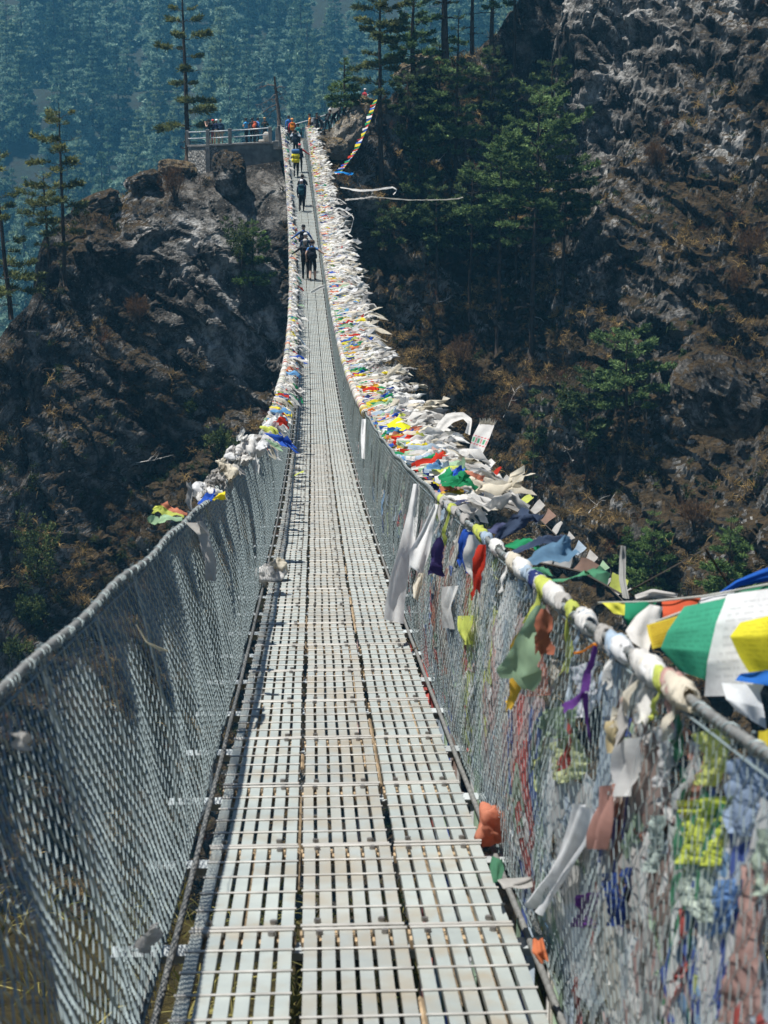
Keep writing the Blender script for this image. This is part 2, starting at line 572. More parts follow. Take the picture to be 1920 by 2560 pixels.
VEG = veg.reshape(NT + NB - 1, NX)
mb = MB(); mb.grid(LAND_P, np.stack([veg, veg, veg], 1))
cliff = tag(mb.build('cliff', M_ROCK, smooth=False), kind='structure')
i = np.arange(NT + NB - 2)[:, None] * NX
j = np.arange(NX - 1)[None]
_quads = np.stack([i + j, i + j + 1, i + NX + j + 1, i + NX + j], -1).reshape(-1, 4)
LAND = BVHTree.FromPolygons([tuple(a) for a in p], _quads.tolist())
_e1 = np.diff(LAND_P, axis=1)[:-1]; _e2 = np.diff(LAND_P, axis=0)[:, :-1]
LAND_N = np.cross(_e1, _e2)
LAND_N /= np.linalg.norm(LAND_N, axis=-1)[..., None] + 1e-9


def hit(px, py):
    """Where the line of sight through a spot of the 1659-wide picture meets the cliff."""
    loc, nrm, idx, dist = LAND.ray_cast(Vector((0, 0, 0)), ray_of(px * 1.15732, py * 1.15732))
    return loc


def drop(x, y):
    loc, nrm, idx, dist = LAND.ray_cast(Vector((x, y, 200)), Vector((0, 0, -1)))
    return loc


# gorge floor, far mountain, near bank
mb = MB()
mb.grid(np.array([[(x, y, -150 if y > 140 else -72.5) for x in (-900, 900)] for y in (-100, 130, 160, 1600)]))
tag(mb.build('ground', M_FOREST), kind='structure')
hx = np.linspace(-430, 430, 150); hy = np.linspace(333, 1260, 150)
HX, HY = np.meshgrid(hx, hy)
hp = np.stack([HX, HY, 0 * HX], -1).reshape(-1, 3)
HZ = -110 + (HY.ravel() - 333) * .40 + 26 * fbm(hp / 160, 4, 61) + 16 * fbm(hp / 110, 3, 67, True)
hp[:, 2] = np.minimum(HZ, 150 + 4 * fbm(hp / 30, 2, 3))
mb = MB(); mb.grid(hp.reshape(150, 150, 3))
far = tag(mb.build('mountain', M_FOREST, smooth=True), kind='structure')
HP = hp.reshape(150, 150, 3)
FAR = BVHTree.FromPolygons([tuple(a) for a in hp], [[a * 150 + b, a * 150 + b + 1, (a + 1) * 150 + b + 1, (a + 1) * 150 + b] for a in range(149) for b in range(149)])

nx = np.linspace(-14, 14, 120); ny = np.linspace(-6, 42, 200)
BX, BY = np.meshgrid(nx, ny)
bp_ = np.stack([BX, BY, 0 * BX], -1).reshape(-1, 3)
bz = np.interp(bp_[:, 1], [-6, -1.5, 0, 5, 9.5, 11.5, 14, 17, 30, 42], [-2.6, -2.5, -3.0, -3.9, -4.95, -6.4, -10, -18, -50, -74])
bz = bz + .5 * fbm(bp_ / 3.0, 4, 71) + .25 * np.abs(bp_[:, 0] + .5) * np.clip(bp_[:, 1] / 8, 0, 1) * -.6
bp_[:, 2] = bz
BANK_P = bp_.reshape(200, 120, 3)
mb = MB(); mb.grid(BANK_P)
tag(mb.build('near_bank', M_BANK, smooth=True), kind='structure')

# the haze in the valley
mb = MB(); mb.box((0, 750, 20), (1900, 1750, 344))
hz = tag(mb.build('haze', simple('haze_air', (1, 1, 1))), kind='stuff')
hm, nt, b = mat('haze_air_volume')
nt.nodes.remove(b)
pv = nt.nodes.new('ShaderNodeVolumePrincipled')
pv.inputs['Color'].default_value = (.17, .60, .98, 1)
pv.inputs['Density'].default_value = HAZE_DENSITY
pv.inputs['Anisotropy'].default_value = .1
nt.links.new(pv.outputs[0], nt.nodes['Material Output'].inputs['Volume'])
hz.data.materials.clear(); hz.data.materials.append(hm)
hz['label'] = 'blue haze filling the valley between the bridge and the far forest'
hz['category'] = 'haze'
# ------------------------------------------------------------------ the suspension bridge
bridge = tag(empty('suspension_bridge', (deckx(0.0), 0, deckz(0.0) - .2)), 'long steel suspension footbridge with wire mesh sides sagging across the gorge', 'bridge')
BO = np.array(bridge.location)


def bpart(mb, name, m, smooth=False):
    for a in range(len(mb.v)): mb.v[a] = mb.v[a] - BO
    return mb.build(name, m, bridge, smooth)


PW, GAP = .354, .016


def panel_mb(L, detail=True):
    mb = MB()
    pitch = PW / 6
    for k_ in range(6):
        cx = -PW / 2 + pitch * (k_ + .5)
        mb.box((cx, L / 2, -.012), (pitch * .73, L - .006, .024), mat=0)
    nr = 5
    for r in range(nr + 1):
        y = .012 + (L - .024) * r / nr
        if detail or r % 2 == 0:
            mb.tube([(-PW / 2 + .002, y, .004), (-.06, y + .001, .0035), (.07, y - .001, .0045), (PW / 2 - .002, y, .004)], .0042 if r not in (0, nr) else .0055, 6, mat=1)
    mb.box((0, .03, -.042), (PW, .045, .03), mat=2)
    mb.box((0, L - .03, -.042), (PW, .045, .03), mat=2)
    if detail:
        for bx in (-.118, .10):
            for y in (.055, L - .055):
                ang = np.arange(6) / 6 * 2 * math.pi
                ring = np.stack([np.cos(ang) * .012 + bx, np.sin(ang) * .012 + y, np.zeros(6)], 1)
                v = np.concatenate([ring + (0, 0, .0005), ring * 1 + (0, 0, .014)])
                mb.add(v, [np.array([[a, (a + 1) % 6, 6 + (a + 1) % 6, 6 + a] for a in range(6)]), np.array([[6, 7, 8, 9, 10, 11]])], mat=3)
    return mb


seams = [-1.0 + a * .985 for a in range(125)]
proto = panel_mb(.985).build('deck_panel', [M_DECK, M_ROD, M_RUST, M_BOLT], bridge)
first = True
proto_w = None
mbr = MB()
far_v = panel_mb(.985, False)
fv, ff, fm = np.concatenate(far_v.v), far_v.f, far_v.m
for a, y0 in enumerate(seams):
    if y0 > Y_END - .9: break
    c0 = bpt(y0, 0, 0); c1 = bpt(y0 + .985, 0, 0)
    f = Vector(c1 - c0).normalized()
    lx, ly = lat(y0 + .5)
    r_ = Vector((lx, ly, 0)); r_ = (r_ - f * r_.dot(f)).normalized()
    u_ = r_.cross(f)
    rot = Matrix((r_, f, u_)).transposed()
    for n_, sx in enumerate((-1, 0, 1)):
        jx = sx * (PW + GAP) + RND.uniform(-.004, .004)
        pos = Vector(c0) + r_ * jx + u_ * RND.uniform(-.003, .003)
        if a < 33:
            if n_ == 1:
                if proto_w is None:
                    proto_w = panel_mb(.985).build('deck_panel', [M_WORN, M_ROD, M_RUST, M_BOLT], bridge); o = proto_w
                else:
                    o = proto_w.copy(); COL.objects.link(o); o.parent = bridge
            elif first: o = proto; first = False
            else:
                o = proto.copy(); COL.objects.link(o); o.parent = bridge
            o.matrix_basis = Matrix.Translation(pos - bridge.location) @ rot.to_4x4() @ Matrix.Rotation(RND.uniform(-.004, .004), 4, 'Z')
        else:
            vv_ = fv @ np.array(rot).T + np.array(pos)
            n0 = mbr.n
            mbr.add(vv_, [x for x in ff])
            for z_ in range(len(ff)): mbr.m[-len(ff) + z_] = fm[z_].copy()
tag(bpart(mbr, 'deck_panel', [M_DECK, M_ROD, M_RUST, M_BOLT]), kind='stuff')

# tan strips of rusty flat bar showing in some gaps, and the stringers below
for sx in (-.36, -.19, .02, .13, .19, .30, .43, -.46):
    y = -1.0
    while y < 15:
        L = RND.uniform(.25, 1.6)
        if RND.random() < .5:
            yy = np.linspace(y, y + L, 4)
            mb = MB(); mb.tube(bpt(yy, sx + RND.uniform(-.008, .008), -.033), .010, 4); bpart(mb, 'rusty_strip', M_RUST)
        y += L + RND.uniform(.1, 1.2)
for s_, n_ in ((-.60, 0), (.60, 0), (-.655, 1), (.655, 1)):
    mb = MB()
    yy = np.arange(-2, Y_END + .5, .5)
    mb.tube(bpt(yy, s_, -.06 - .03 * n_ + .004 * np.sin(yy * 3.1)), .0125, 6)
    bpart(mb, 'deck_cable', M_ROPE, True)

# crossbeams: angle irons sticking out on both sides
for a, y0 in enumerate(seams):
    if y0 > Y_END: break
    if a == 60: mbr = MB()
    mb = MB() if a < 60 else mbr
    c = bpt(y0, 0, -.095)
    lx, ly = lat(y0)
    rot = Matrix(((lx, -ly, 0), (ly, lx, 0), (0, 0, 1)))
    ext = .80 + RND.uniform(-.03, .03)
    mb.box(c + (0, 0, .022), (2 * ext, .075, .006), rot)
    mb.box(c + np.array((-ly * .035, lx * .035 * 0 + .035, -.012)), (2 * ext, .006, .06), rot)
    if a < 60: bpart(mb, 'crossbeam', M_STEEL)
tag(bpart(mbr, 'crossbeam', M_STEEL), kind='stuff')

# handrails: steel ropes with the ends of the wire net wound round them
for side in (-1, 1):
    mb = MB()
    yy = np.concatenate([np.arange(-1.5, 30, .0125), np.arange(30, Y_END, .1)])
    c = rail(yy, side) + np.stack([.006 * np.sin(yy * 2.3 + side), 0 * yy, .008 * np.sin(yy * 3.7)], 1)
    rad = np.where(yy < 30, .0095 + .003 * np.abs(np.sin(yy * 2 * math.pi / .09 + .4 * np.sin(yy * 5))), .017)
    mb.tube(c, rad, 8)
    bpart(mb, 'handrail', M_ROPE, True)
    # the top wires of the net looped over the rope
    mb = MB()
    hy_ = np.arange(0, 26, .0042)
    ph_ = hy_ * 2 * math.pi / .036 + .8 * np.sin(hy_ * 9) + .5 * np.sin(hy_ * 23)
    rr_ = .0125 + .003 * np.sin(hy_ * 31) + .002 * np.sin(hy_ * 77)
    cc_ = rail(hy_, side) + np.stack([.006 * np.sin(hy_ * 2.3 + side) + rr_ * np.cos(ph_), 0 * hy_, .008 * np.sin(hy_ * 3.7) + rr_ * np.sin(ph_) - .004], 1)
    mb.tube(cc_, .0024, 4, cap=False)
    bpart(mb, 'net_binding', M_WIRE, True)


def net_pt(y, tt, side):
    """tt 0 at the deck edge, 1 at the handrail; the net bulges and hangs in folds."""
    s0 = .635
    s1 = np.where(side > 0, sR(y), sL(y))
    bul = .014 * np.sin(tt * math.pi) * np.sin(y * 2 * math.pi / .985 + side) + .014 * np.sin(tt * math.pi) * np.sin(y * 1.7 + 2 * tt + side) + .007 * np.sin(y * 9 + 5 * tt)*np.sin(tt*math.pi)
    s = s0 + (s1 - s0) * tt ** .9 + bul - .05 * np.sin(tt * math.pi)
    h = -.10 + (RAIL_H + .10) * tt + .0 * y
    return bpt(y, side * s, h)


def net(side, y0, y1, pitch, K, r):
    yy = np.arange(y0, y1, pitch)
    Wn = len(yy)
    tt = np.linspace(0, 1, K + 1)
    k_ = np.arange(K + 1)
    sg = np.where((k_[None] + np.arange(Wn)[:, None]) % 2 == 0, 1, -1)
    fold = .20 * np.exp(-((((yy[:, None] / .985) % 1) - .5) / .07) ** 2) * np.sin(yy[:, None] * 3) * (1 - tt[None]) * .035
    Yg = yy[:, None] + sg * pitch * .47 + fold + .005 * np.sin(tt[None] * 9 + yy[:, None] * 13)
    Tg = np.clip(np.tile(tt, (Wn, 1)) + .006 * np.sin(yy[:, None] * 31 + k_[None] * 2.1), 0, 1)
    C = net_pt(Yg, Tg, side)
    C = C + (sg * side * .003)[..., None] * np.array([1, 0, 0])
    off = np.array([(r, 0, 0), (-r * .5, r * .87, 0), (-r * .5, -r * .87, 0)])
    V = (C[:, :, None] + off[None, None]).reshape(-1, 3)
    b0 = (np.arange(Wn)[:, None] * (K + 1) + np.arange(K)[None])[..., None] * 3
    c3 = np.arange(3)
    n3 = (c3 + 1) % 3
    q = np.stack([b0 + c3, b0 + n3, b0 + 3 + n3, b0 + 3 + c3], -1).reshape(-1, 4)
    return V, q


for side in (-1, 1):
    mb = MB()
    for y0, y1, pt, K, r in ((-1, 14, .040, 38, .0025), (14, 40, .046, 34, .0025), (40, 75, .085, 18, .0034), (75, Y_END, .12, 12, .0048)):
        V, q = net(side, y0, y1, pt, K, r * (.62 if side > 0 and y0 < 10 else (.85 if side > 0 and y0 < 30 else 1)))
        mb.add(V, [q])
    # hem wire along the foot and one at mid height
    yy = np.arange(-1, Y_END, .25)
    for tt in (.02, .97):
        mb.tube(net_pt(yy, np.full_like(yy, tt), side), .0035, 4)
    bpart(mb, 'wire_net', M_WIRE)
    # suspenders: rope pairs from handrail to crossbeam
    mbr = None
    for a, y0 in enumerate(seams):
        if y0 > Y_END - .5: break
        if a == 50: mbr = MB()
        mb = MB() if a < 50 else mbr
        tt = np.linspace(0, 1, 7)
        jj = RND.uniform(-.22, .22)
        pts = net_pt(y0 + jj * tt, tt, side) + np.stack([side * (.03 + .02 * np.sin(tt * 3)), 0 * tt, 0 * tt], 1)
        pts[0] = bpt(y0, side * .74, -.08)
        mb.tube(pts, .0045, 5)
        if a % 2: mb.tube(pts + (.004, .02, 0), .004, 5)
        if a < 50: bpart(mb, 'suspender', M_WIRE)
    tag(bpart(mbr, 'suspender', M_WIRE), kind='stuff')

for side in (-1, 1):
    mb = MB()
    c = bpt(Y_END - .2, side * 1.05, .25)
    mb.box(c, (.34, .4, 1.5), bev=.02)
    mb.box(c + (0, 0, .79), (.42, .48, .09), bev=.015)
    bpart(mb, 'end_post', M_CONC)

mb = MB()
ys = np.linspace(1.0, 14, 120)
pts = bpt(ys, -.60 - .07 * np.abs(np.sin(ys * .9)) ** .7, .0 - .10 * np.abs(np.cos(ys * .9 + .3)) + .02)
mb.tube(pts, .011, 7)
tag(mb.build('hose', M_HOSE, smooth=True), 'thin black hose snaking along the left edge of the deck', 'hose')
# ------------------------------------------------------------------ vegetation
def cards(mb, C, D, L, Wd, cols, rng, lean=None):
    """Leaf-sized diamonds: centres C, directions D, lengths L, widths Wd."""
    N = len(C)
    D = D / (np.linalg.norm(D, axis=1)[:, None] + 1e-9)
    r = rng.normal(size=(N, 3))
    s = np.cross(D, r); s /= np.linalg.norm(s, axis=1)[:, None] + 1e-9
    L = np.broadcast_to(L, (N,))[:, None]; Wd = np.broadcast_to(Wd, (N,))[:, None]
    up = np.cross(s, D)
    a = C; b = C + D * L * .45 + s * Wd * .5 + up * Wd * .15; c = C + D * L; d = C + D * L * .45 - s * Wd * .5 + up * Wd * .15
    V = np.stack([a, b, c, d], 1).reshape(-1, 3)
    q = np.arange(N)[:, None] * 4 + np.arange(4)
    mb.add(V, [q], np.repeat(cols, 4, 0))


def greens(N, rng, lo, hi, spread=.25):
    t = rng.random(N)[:, None]
    c = np.array(lo) * (1 - t) + np.array(hi) * t
    return c * (1 + spread * (rng.random((N, 1)) - .5) * 2)


def pine(seed, h, r0, cs, spread, whorls, prof, per=(3, 5), cl=.34, cw=.10, dens=1.0, lo=(.022, .045, .02), hi=(.075, .10, .035), upc=.3, droop=.25, dead=.0, bare_low=0, lean=(0, 0), tuft=9, gap=.0):
    rng = np.random.default_rng(seed)
    tr = MB(); cr = MB()
    ns = 12
    s = np.linspace(0, 1, ns)
    wob = rng.normal(0, .012 * h, (ns, 2)); wob[0] = 0
    wob = np.cumsum(wob, 0) * .25 + s[:, None] * np.array(lean) * h
    tp = np.stack([wob[:, 0], wob[:, 1], s * h], 1)
    tr.tube(tp, r0 * (1 - s) ** .75 + .02, 8)

    def trunk(z):
        return np.array([np.interp(z, tp[:, 2], tp[:, k]) for k in range(3)])
    Cs, Ds, Os, Ks = [], [], [], []
    for w in range(whorls + bare_low):
        if w < bare_low:
            z = h * rng.uniform(cs * .35, cs)
        else:
            z = h * (cs + (1 - cs) * ((w - bare_low) + rng.uniform(-.35, .35)) / whorls)
        z = min(max(z, .1), h * .985)
        f = (z / h - cs) / (1 - cs)
        a0 = rng.uniform(0, 6.28)
        n = rng.integers(per[0], per[1] + 1)
        for k in range(n):
            az = a0 + k * 6.283 / n + rng.uniform(-.45, .45)
            isdead = w < bare_low or rng.random() < dead
            if rng.random() < gap: continue
            L = spread * (prof(max(f, 0)) if w >= bare_low else .55) * rng.uniform(.42, 1.18) * (.8 if isdead else 1)
            if L < .12: continue
            hd = np.array([math.cos(az), math.sin(az), 0])
            tt = np.linspace(0, 1, 7)
            up = upc * rng.uniform(.6, 1.4) + .5 * max(f, 0) ** 2
            pts = trunk(z)[None] + hd * L * tt[:, None] + np.array([0, 0, 1.0]) * (up * L * tt - droop * L * rng.uniform(.7, 1.3) * tt ** 2 + .12 * L * tt ** 4)[:, None]
            pts[1:] += rng.normal(0, .03 * L, (6, 3))
            tr.tube(pts, np.linspace(max(.018, r0 * .22 * (1 - .6 * max(f, 0))), .008, 7), 5, cap=False)
            if isdead:
                for _ in range(3):
                    t0 = rng.uniform(.4, .95); b = np.array([np.interp(t0, tt, pts[:, q]) for q in range(3)])
                    e = b + (hd * .5 + rng.normal(0, .6, 3)) * L * .35
                    tr.tube([b, (b + e) / 2 + rng.normal(0, .05, 3), e], [.012, .009, .005], 4, cap=False)
                continue
            nt_ = max(5, int(L * 10 * dens))
            for _ in range(nt_):
                t0 = rng.uniform(.22, 1.0) ** .8
                b = np.array([np.interp(t0, tt, pts[:, q]) for q in range(3)])
                side = np.array([-hd[1], hd[0], 0]) * rng.choice([-1, 1])
                sl = L * .36 * (1.15 - t0) * rng.random() ** .7 + .06
                tip = b + side * sl + hd * sl * .6 + np.array([0, 0, rng.uniform(-.03, .10) * L * .5])
                ax = tip - b
                m = tuft
                u = rng.random((m, 1))
                Cs.append(b + ax * u + rng.normal(0, .035 * (1 + cl), (m, 3)))
                dv = ax / (np.linalg.norm(ax) + 1e-6) * .8 + hd * .4 + rng.normal(0, .55, (m, 3)) + np.array([0, 0, .45])
                Ds.append(dv)
                Os.append(np.full(m, rng.random()))
                Ks.append(np.full(m, min(1.0, max(.38, 1.5 * L / spread))))
    C = np.concatenate(Cs); D = np.concatenate(Ds); o_ = np.concatenate(Os)
    col = np.array(lo) * (1 - o_[:, None]) + np.array(hi) * o_[:, None]
    col = col * (1 + .5 * (rng.random((len(C), 1)) - .5))
    ks_ = np.concatenate(Ks)
    cards(cr, C, D, cl * ks_ * rng.uniform(.6, 1.2, len(C)), cw * ks_ * rng.uniform(.7, 1.3, len(C)), col, rng)
    return tr, cr


def shrub_mb(seed, r, h, n=260, cl=.28, cw=.10, lo=(.03, .055, .02), hi=(.09, .12, .035), stems=6, hollow=.5):
    rng = np.random.default_rng(seed)
    st = MB(); fo = MB()
    cen = []
    for k in range(stems):
        az = rng.uniform(0, 6.28); rr = r * rng.uniform(.3, .85)
        tip = np.array([math.cos(az) * rr, math.sin(az) * rr, h * rng.uniform(.55, 1.0)])
        mid = tip * np.array([.4, .4, .55]) + rng.normal(0, .05 * r, 3)
        st.tube([np.zeros(3), mid, tip], [.05 * r ** .5, .03, .012], 5, cap=False)
        cen.append(tip); cen.append((mid + tip) / 2); cen.append(tip + rng.normal(0, .25 * r, 3))
    cen = np.array(cen)
    pick = cen[rng.integers(0, len(cen), n)]
    clump = pick + rng.normal(0, .17, (n, 3)) * np.array([r, r, h])
    clump[:, 2] = np.maximum(clump[:, 2], .03)
    m = 10
    C = np.repeat(clump, m, 0) + rng.normal(0, .07 * r ** .5, (n * m, 3))
    D = np.repeat(clump - np.array([0, 0, h * .3]), m, 0) + rng.normal(0, .55, (n * m, 3)) * max(r, h) + np.array([0, 0, .5 * h])
    o_ = np.repeat(rng.random(n), m)
    col = (np.array(lo) * (1 - o_[:, None]) + np.array(hi) * o_[:, None]) * (1 + .5 * (rng.random((n * m, 1)) - .5))
    cards(fo, C, D, cl * rng.uniform(.5, 1.2, n * m), cw * rng.uniform(.6, 1.3, n * m), col, rng)
    return st, fo


def plant_tree(name, mbs, loc, label, cat='tree', group=None, rz=0, parts=('trunk', 'crown'), bark=None):
    t = tag(empty(name, loc, rz), label, cat, group)
    mbs[0].build(parts[0], bark or M_BARK, t, True)
    if mbs[1] is not None: mbs[1].build(parts[1], M_LEAF, t)
    return t


def cone(f): return (1 - f) ** .8 * .9 + .12
def spire(f): return max(.04, (1 - f) ** .95 * .95 + .03)
def oval(f): return max(.15, math.sin(math.pi * min(1, .12 + .85 * f)) ** .7)
def tiers(f): return (1 - f) ** .55 * .85 + .15
def flatp(f): return .55 + .45 * math.sin(3.0 * f + .3) if f < .95 else .35


def m_at(px0, py0, py1, d):
    return abs(py1 - py0) * 1.15732 / FP * d


def ground_at(px, py, dflt):
    h = hit(px, py)
    return h if h is not None else P16(px, py, dflt)


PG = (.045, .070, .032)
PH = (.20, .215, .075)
# the tall layered pine beside the terrace
b0 = P16(405, 358, 127.5)
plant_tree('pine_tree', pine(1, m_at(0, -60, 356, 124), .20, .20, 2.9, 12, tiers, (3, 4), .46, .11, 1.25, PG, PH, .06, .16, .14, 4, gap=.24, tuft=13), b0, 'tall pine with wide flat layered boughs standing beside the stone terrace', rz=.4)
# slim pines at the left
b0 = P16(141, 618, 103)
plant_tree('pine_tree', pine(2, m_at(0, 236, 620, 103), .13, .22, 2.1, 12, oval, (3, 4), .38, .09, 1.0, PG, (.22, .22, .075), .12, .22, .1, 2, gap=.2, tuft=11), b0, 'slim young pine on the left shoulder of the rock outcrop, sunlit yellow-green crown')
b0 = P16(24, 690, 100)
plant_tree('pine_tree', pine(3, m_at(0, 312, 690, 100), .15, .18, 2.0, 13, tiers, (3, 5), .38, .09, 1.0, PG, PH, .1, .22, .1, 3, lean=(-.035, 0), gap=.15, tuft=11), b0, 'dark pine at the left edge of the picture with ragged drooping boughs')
b0 = P16(106, 580, 104)
plant_tree('pine_tree', pine(4, m_at(0, 395, 600, 104), .09, .25, 1.7, 8, oval, (3, 4), .34, .07, 1.0, PG, PH, .15, .2, .1, 1, gap=.1, tuft=11), b0, 'small bushy pine just left of the slim young pine on the outcrop')
# dead snag on the terrace
sn, _c = pine(5, 4.7, .17, .25, 1.9, 6, lambda f: .9 - .5 * f, (1, 3), dead=1.0) if False else (None, None)
rng = np.random.default_rng(8)
sn = MB()
sn.tube([(0, 0, -.6), (-.05, 0, 1.2), (-.22, .05, 2.6), (-.35, .05, 4.1)], [.17, .15, .12, .07], 8)
for z, az, L, dr in ((3.4, 3.3, 1.5, -.1), (3.2, -.2, .8, .1), (2.4, 3.0, 1.6, -.5), (2.0, 3.5, 1.7, -.9), (1.7, 2.9, 1.2, -.9), (3.0, .5, .9, -.9), (2.7, 4.2, 1.1, -.3)):
    e = np.array([math.cos(az) * L, math.sin(az) * .6, dr])
    b_ = np.array([-.05 - .08 * (z - 1), .03, z])
    sn.tube([b_, b_ + e * .4 + (0, 0, .12), b_ + e * .75, b_ + e], [.05, .035, .022, .01], 5)
    for q in range(3):
        s_ = b_ + e * rng.uniform(.35, .9)
        sn.tube([s_, s_ + rng.normal(0, .25, 3), s_ + rng.normal(0, .35, 3) + e * .2], [.016, .012, .006], 4)
tag(sn.build('dead_tree', M_DEADBARK, smooth=True), 'bare dead tree trunk with broken grey limbs behind the terrace railing', 'tree').location = P16(604, 281, 127)

# pines of the right-hand slope: (trunk px, base py, top py, depth or None to stand on the slope, ...)
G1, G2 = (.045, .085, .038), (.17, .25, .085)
right_trees = [
    # px, base, top, r0, crown start, spread, whorls, profile, label
    (825, 405, -60, .20, .40, 2.3, 14, oval, 'large dark pine on the ridge just right of the bridge end'),
    (745, 225, 118, .10, .05, 1.4, 11, cone, 'short dense pine behind the boulder above the stairway'),
    (985, 398, 30, .16, .22, 2.6, 13, tiers, 'pine with a yellow sling tied round the foot of its trunk'),
    (962, 118, -160, .28, .42, 3.2, 12, oval, 'thick pine trunk at the top edge above the sunlit ridge'),
    (1060, 150, -150, .20, .45, 2.6, 11, oval, 'straight pine trunk at the top edge, next right of the thick one'),
    (1110, 158, -140, .17, .50, 2.4, 11, oval, 'thin pine trunk at the top edge where the trees meet the rocks'),
    (1020, 110, -140, .16, .45, 2.3, 11, oval, 'slender pine between two thicker trunks at the top edge'),
    (893, 150, -40, .18, .10, 2.6, 12, tiers, 'pine on the ridge crest with blue valley showing behind it'),
    (1073, 782, 270, .17, .50, 3.2, 13, oval, 'tall bare-stemmed pine, left of a close pair on the brown slope'),
    (1147, 782, 200, .20, .46, 4.2, 15, oval, 'tallest bright green pine, right of a close pair on the brown slope'),
    (1347, 1000, 700, .15, .45, 3.1, 10, flatp, 'broad-topped green pine standing alone under the grey bluff'),
    (1266, 1065, 780, .10, .35, 1.7, 11, oval, 'thin dark pine left of the broad-topped one'),
    (826, 570, 425, .14, .20, 2.3, 9, oval, 'round dark pine close to the blown flags of the right railing'),
    (920, 560, 380, .13, .15, 2.2, 11, oval, 'dark pine in the gully between the bridge and the paired pines'),
    (880, 330, 150, .15, .12, 2.4, 12, tiers, 'dark pine behind the top end of the rainbow flag string'),
    (1110, 420, 190, .14, .10, 2.6, 13, tiers, 'dark bushy pine uphill of the tallest green pine'),
    (1190, 330, 130, .12, .12, 2.2, 11, oval, 'dark pine against the foot of the upper cliff'),
    (1020, 560, 420, .10, .15, 2.0, 10, oval, 'small dark pine left of the paired bare stems'),
    (945, 640, 395, .12, .40, 2.0, 10, oval, 'dark pine with a bare lower stem on the brown slope nearest the far flags'),
    (1012, 690, 340, .12, .48, 2.1, 10, oval, 'dark pine with a long bare stem left of the close pair'),
    (1215, 640, 300, .12, .42, 2.4, 11, oval, 'dark pine with a bare stem right of the tallest green pine'),
    (905, 470, 290, .11, .15, 1.9, 10, oval, 'dense dark pine below the rainbow flag string'),
    (1115, 600, 330, .11, .35, 2.2, 10, oval, 'dark pine directly behind the close pair'),
    (1060, 300, 90, .13, .15, 2.3, 12, tiers, 'dark layered pine on the upper slope above the close pair'),
    (950, 290, 90, .13, .15, 2.2, 12, tiers, 'dark layered pine on the upper slope above the yellow sling'),
    (1150, 1120, 820, .07, .35, 1.2, 8, oval, 'spindly dark sapling on the shaded lower slope'),
]
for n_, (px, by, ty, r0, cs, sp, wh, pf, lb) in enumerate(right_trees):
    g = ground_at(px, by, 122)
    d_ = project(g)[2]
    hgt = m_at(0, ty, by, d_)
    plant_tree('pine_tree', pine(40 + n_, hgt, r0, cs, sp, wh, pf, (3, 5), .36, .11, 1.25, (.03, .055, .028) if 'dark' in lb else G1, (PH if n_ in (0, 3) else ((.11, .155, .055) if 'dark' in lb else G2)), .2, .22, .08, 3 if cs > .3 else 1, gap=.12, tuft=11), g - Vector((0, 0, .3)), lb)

# low young firs and shrubs
bushes = [
    (1408, 1282, 1092, 1.5, 'bright green young fir at the lower right, wider than its neighbours', 'young_fir'),
    (1570, 1295, 1108, 1.5, 'bright green young fir near the lower right edge of the slope', 'young_fir'),
    (1356, 1215, 1130, .8, 'small green fir just left of the wide young fir', 'young_fir'),
    (548, 612, 470, 1.15, 'bright green fir bush on the rock outcrop beside the left railing', 'young_fir'),
    (520, 600, 510, 1.2, 'spreading green bush at the foot of the fir bush on the outcrop', 'shrub'),
    (88, 1300, 1140, 1.4, 'pale green leafy shrub low in the shadow at the left edge', 'shrub'),
    (62, 1352, 1290, .9, 'small pale green shrub under the leafy one at the left edge', 'shrub'),
    (40, 1450, 1385, 1.0, 'lowest pale green shrub at the left edge, above the handrail', 'shrub'),
    (415, 900, 868, .7, 'small leafy green bush in the middle of the dark outcrop', 'shrub'),
    (480, 1000, 935, 1.0, 'low green thicket near the left railing below the outcrop', 'shrub'),
    (380, 440, 372, 1.0, 'red-brown leafless bush on top of the outcrop below the terrace', 'brown'),
    (1420, 372, 318, .8, 'bare brown twiggy bush on the sunlit ledge of the right bluff', 'brown'),
    (1000, 810, 740, 1.2, 'tawny tall-stemmed bush by the foot of the paired pines', 'brown'),
    (1620, 560, 500, 1.0, 'dark rust-coloured bush on the right bluff', 'brown'),
    (1230, 930, 850, .9, 'dark broad-leaved bush left of the broad-topped pine', 'shrub'),
    (1485, 820, 770, .7, 'small yellow-green bush on the rocks right of the broad-topped pine', 'shrub'),
    (875, 330, 285, .9, 'low green bush hugging the slope right of the rainbow flag string', 'shrub'),
    (1590, 640, 590, .8, 'dry brown bush on a ledge near the right edge', 'brown'),
    (1500, 1150, 1090, 1.0, 'reddish bush between the two young firs', 'brown'),
    (300, 700, 655, .7, 'wiry brown bush on a ledge in the middle of the outcrop', 'brown'),
]
for n_, (px, by, ty, r, lb, kd) in enumerate(bushes):
    g = ground_at(px, by, 110)
    hgt = m_at(0, ty, by, project(g)[2])
    if kd == 'young_fir':
        plant_tree('young_fir', pine(80 + n_, hgt * 1.02, .08, .02, r * 1.45, 11, cone, (4, 6), .30, .075, 1.5, (.035, .075, .03), (.15, .23, .065), .25, .2, 0, 0, tuft=12), g - Vector((0, 0, .2)), lb)
    elif kd == 'shrub':
        lo, hi = ((.03, .055, .02), (.12, .15, .05))
        plant_tree('shrub', shrub_mb(120 + n_, r, hgt, 240, .22, .10, lo, hi), g - Vector((0, 0, .1)), lb, 'shrub', None, 0, ('stems', 'foliage'))
    else:
        plant_tree('brown_bush', shrub_mb(150 + n_, r, hgt, 200, .34, .03, (.05, .03, .018), (.15, .085, .04), 14), g - Vector((0, 0, .1)), lb, 'bush', None, 0, ('stems', 'twigs'))

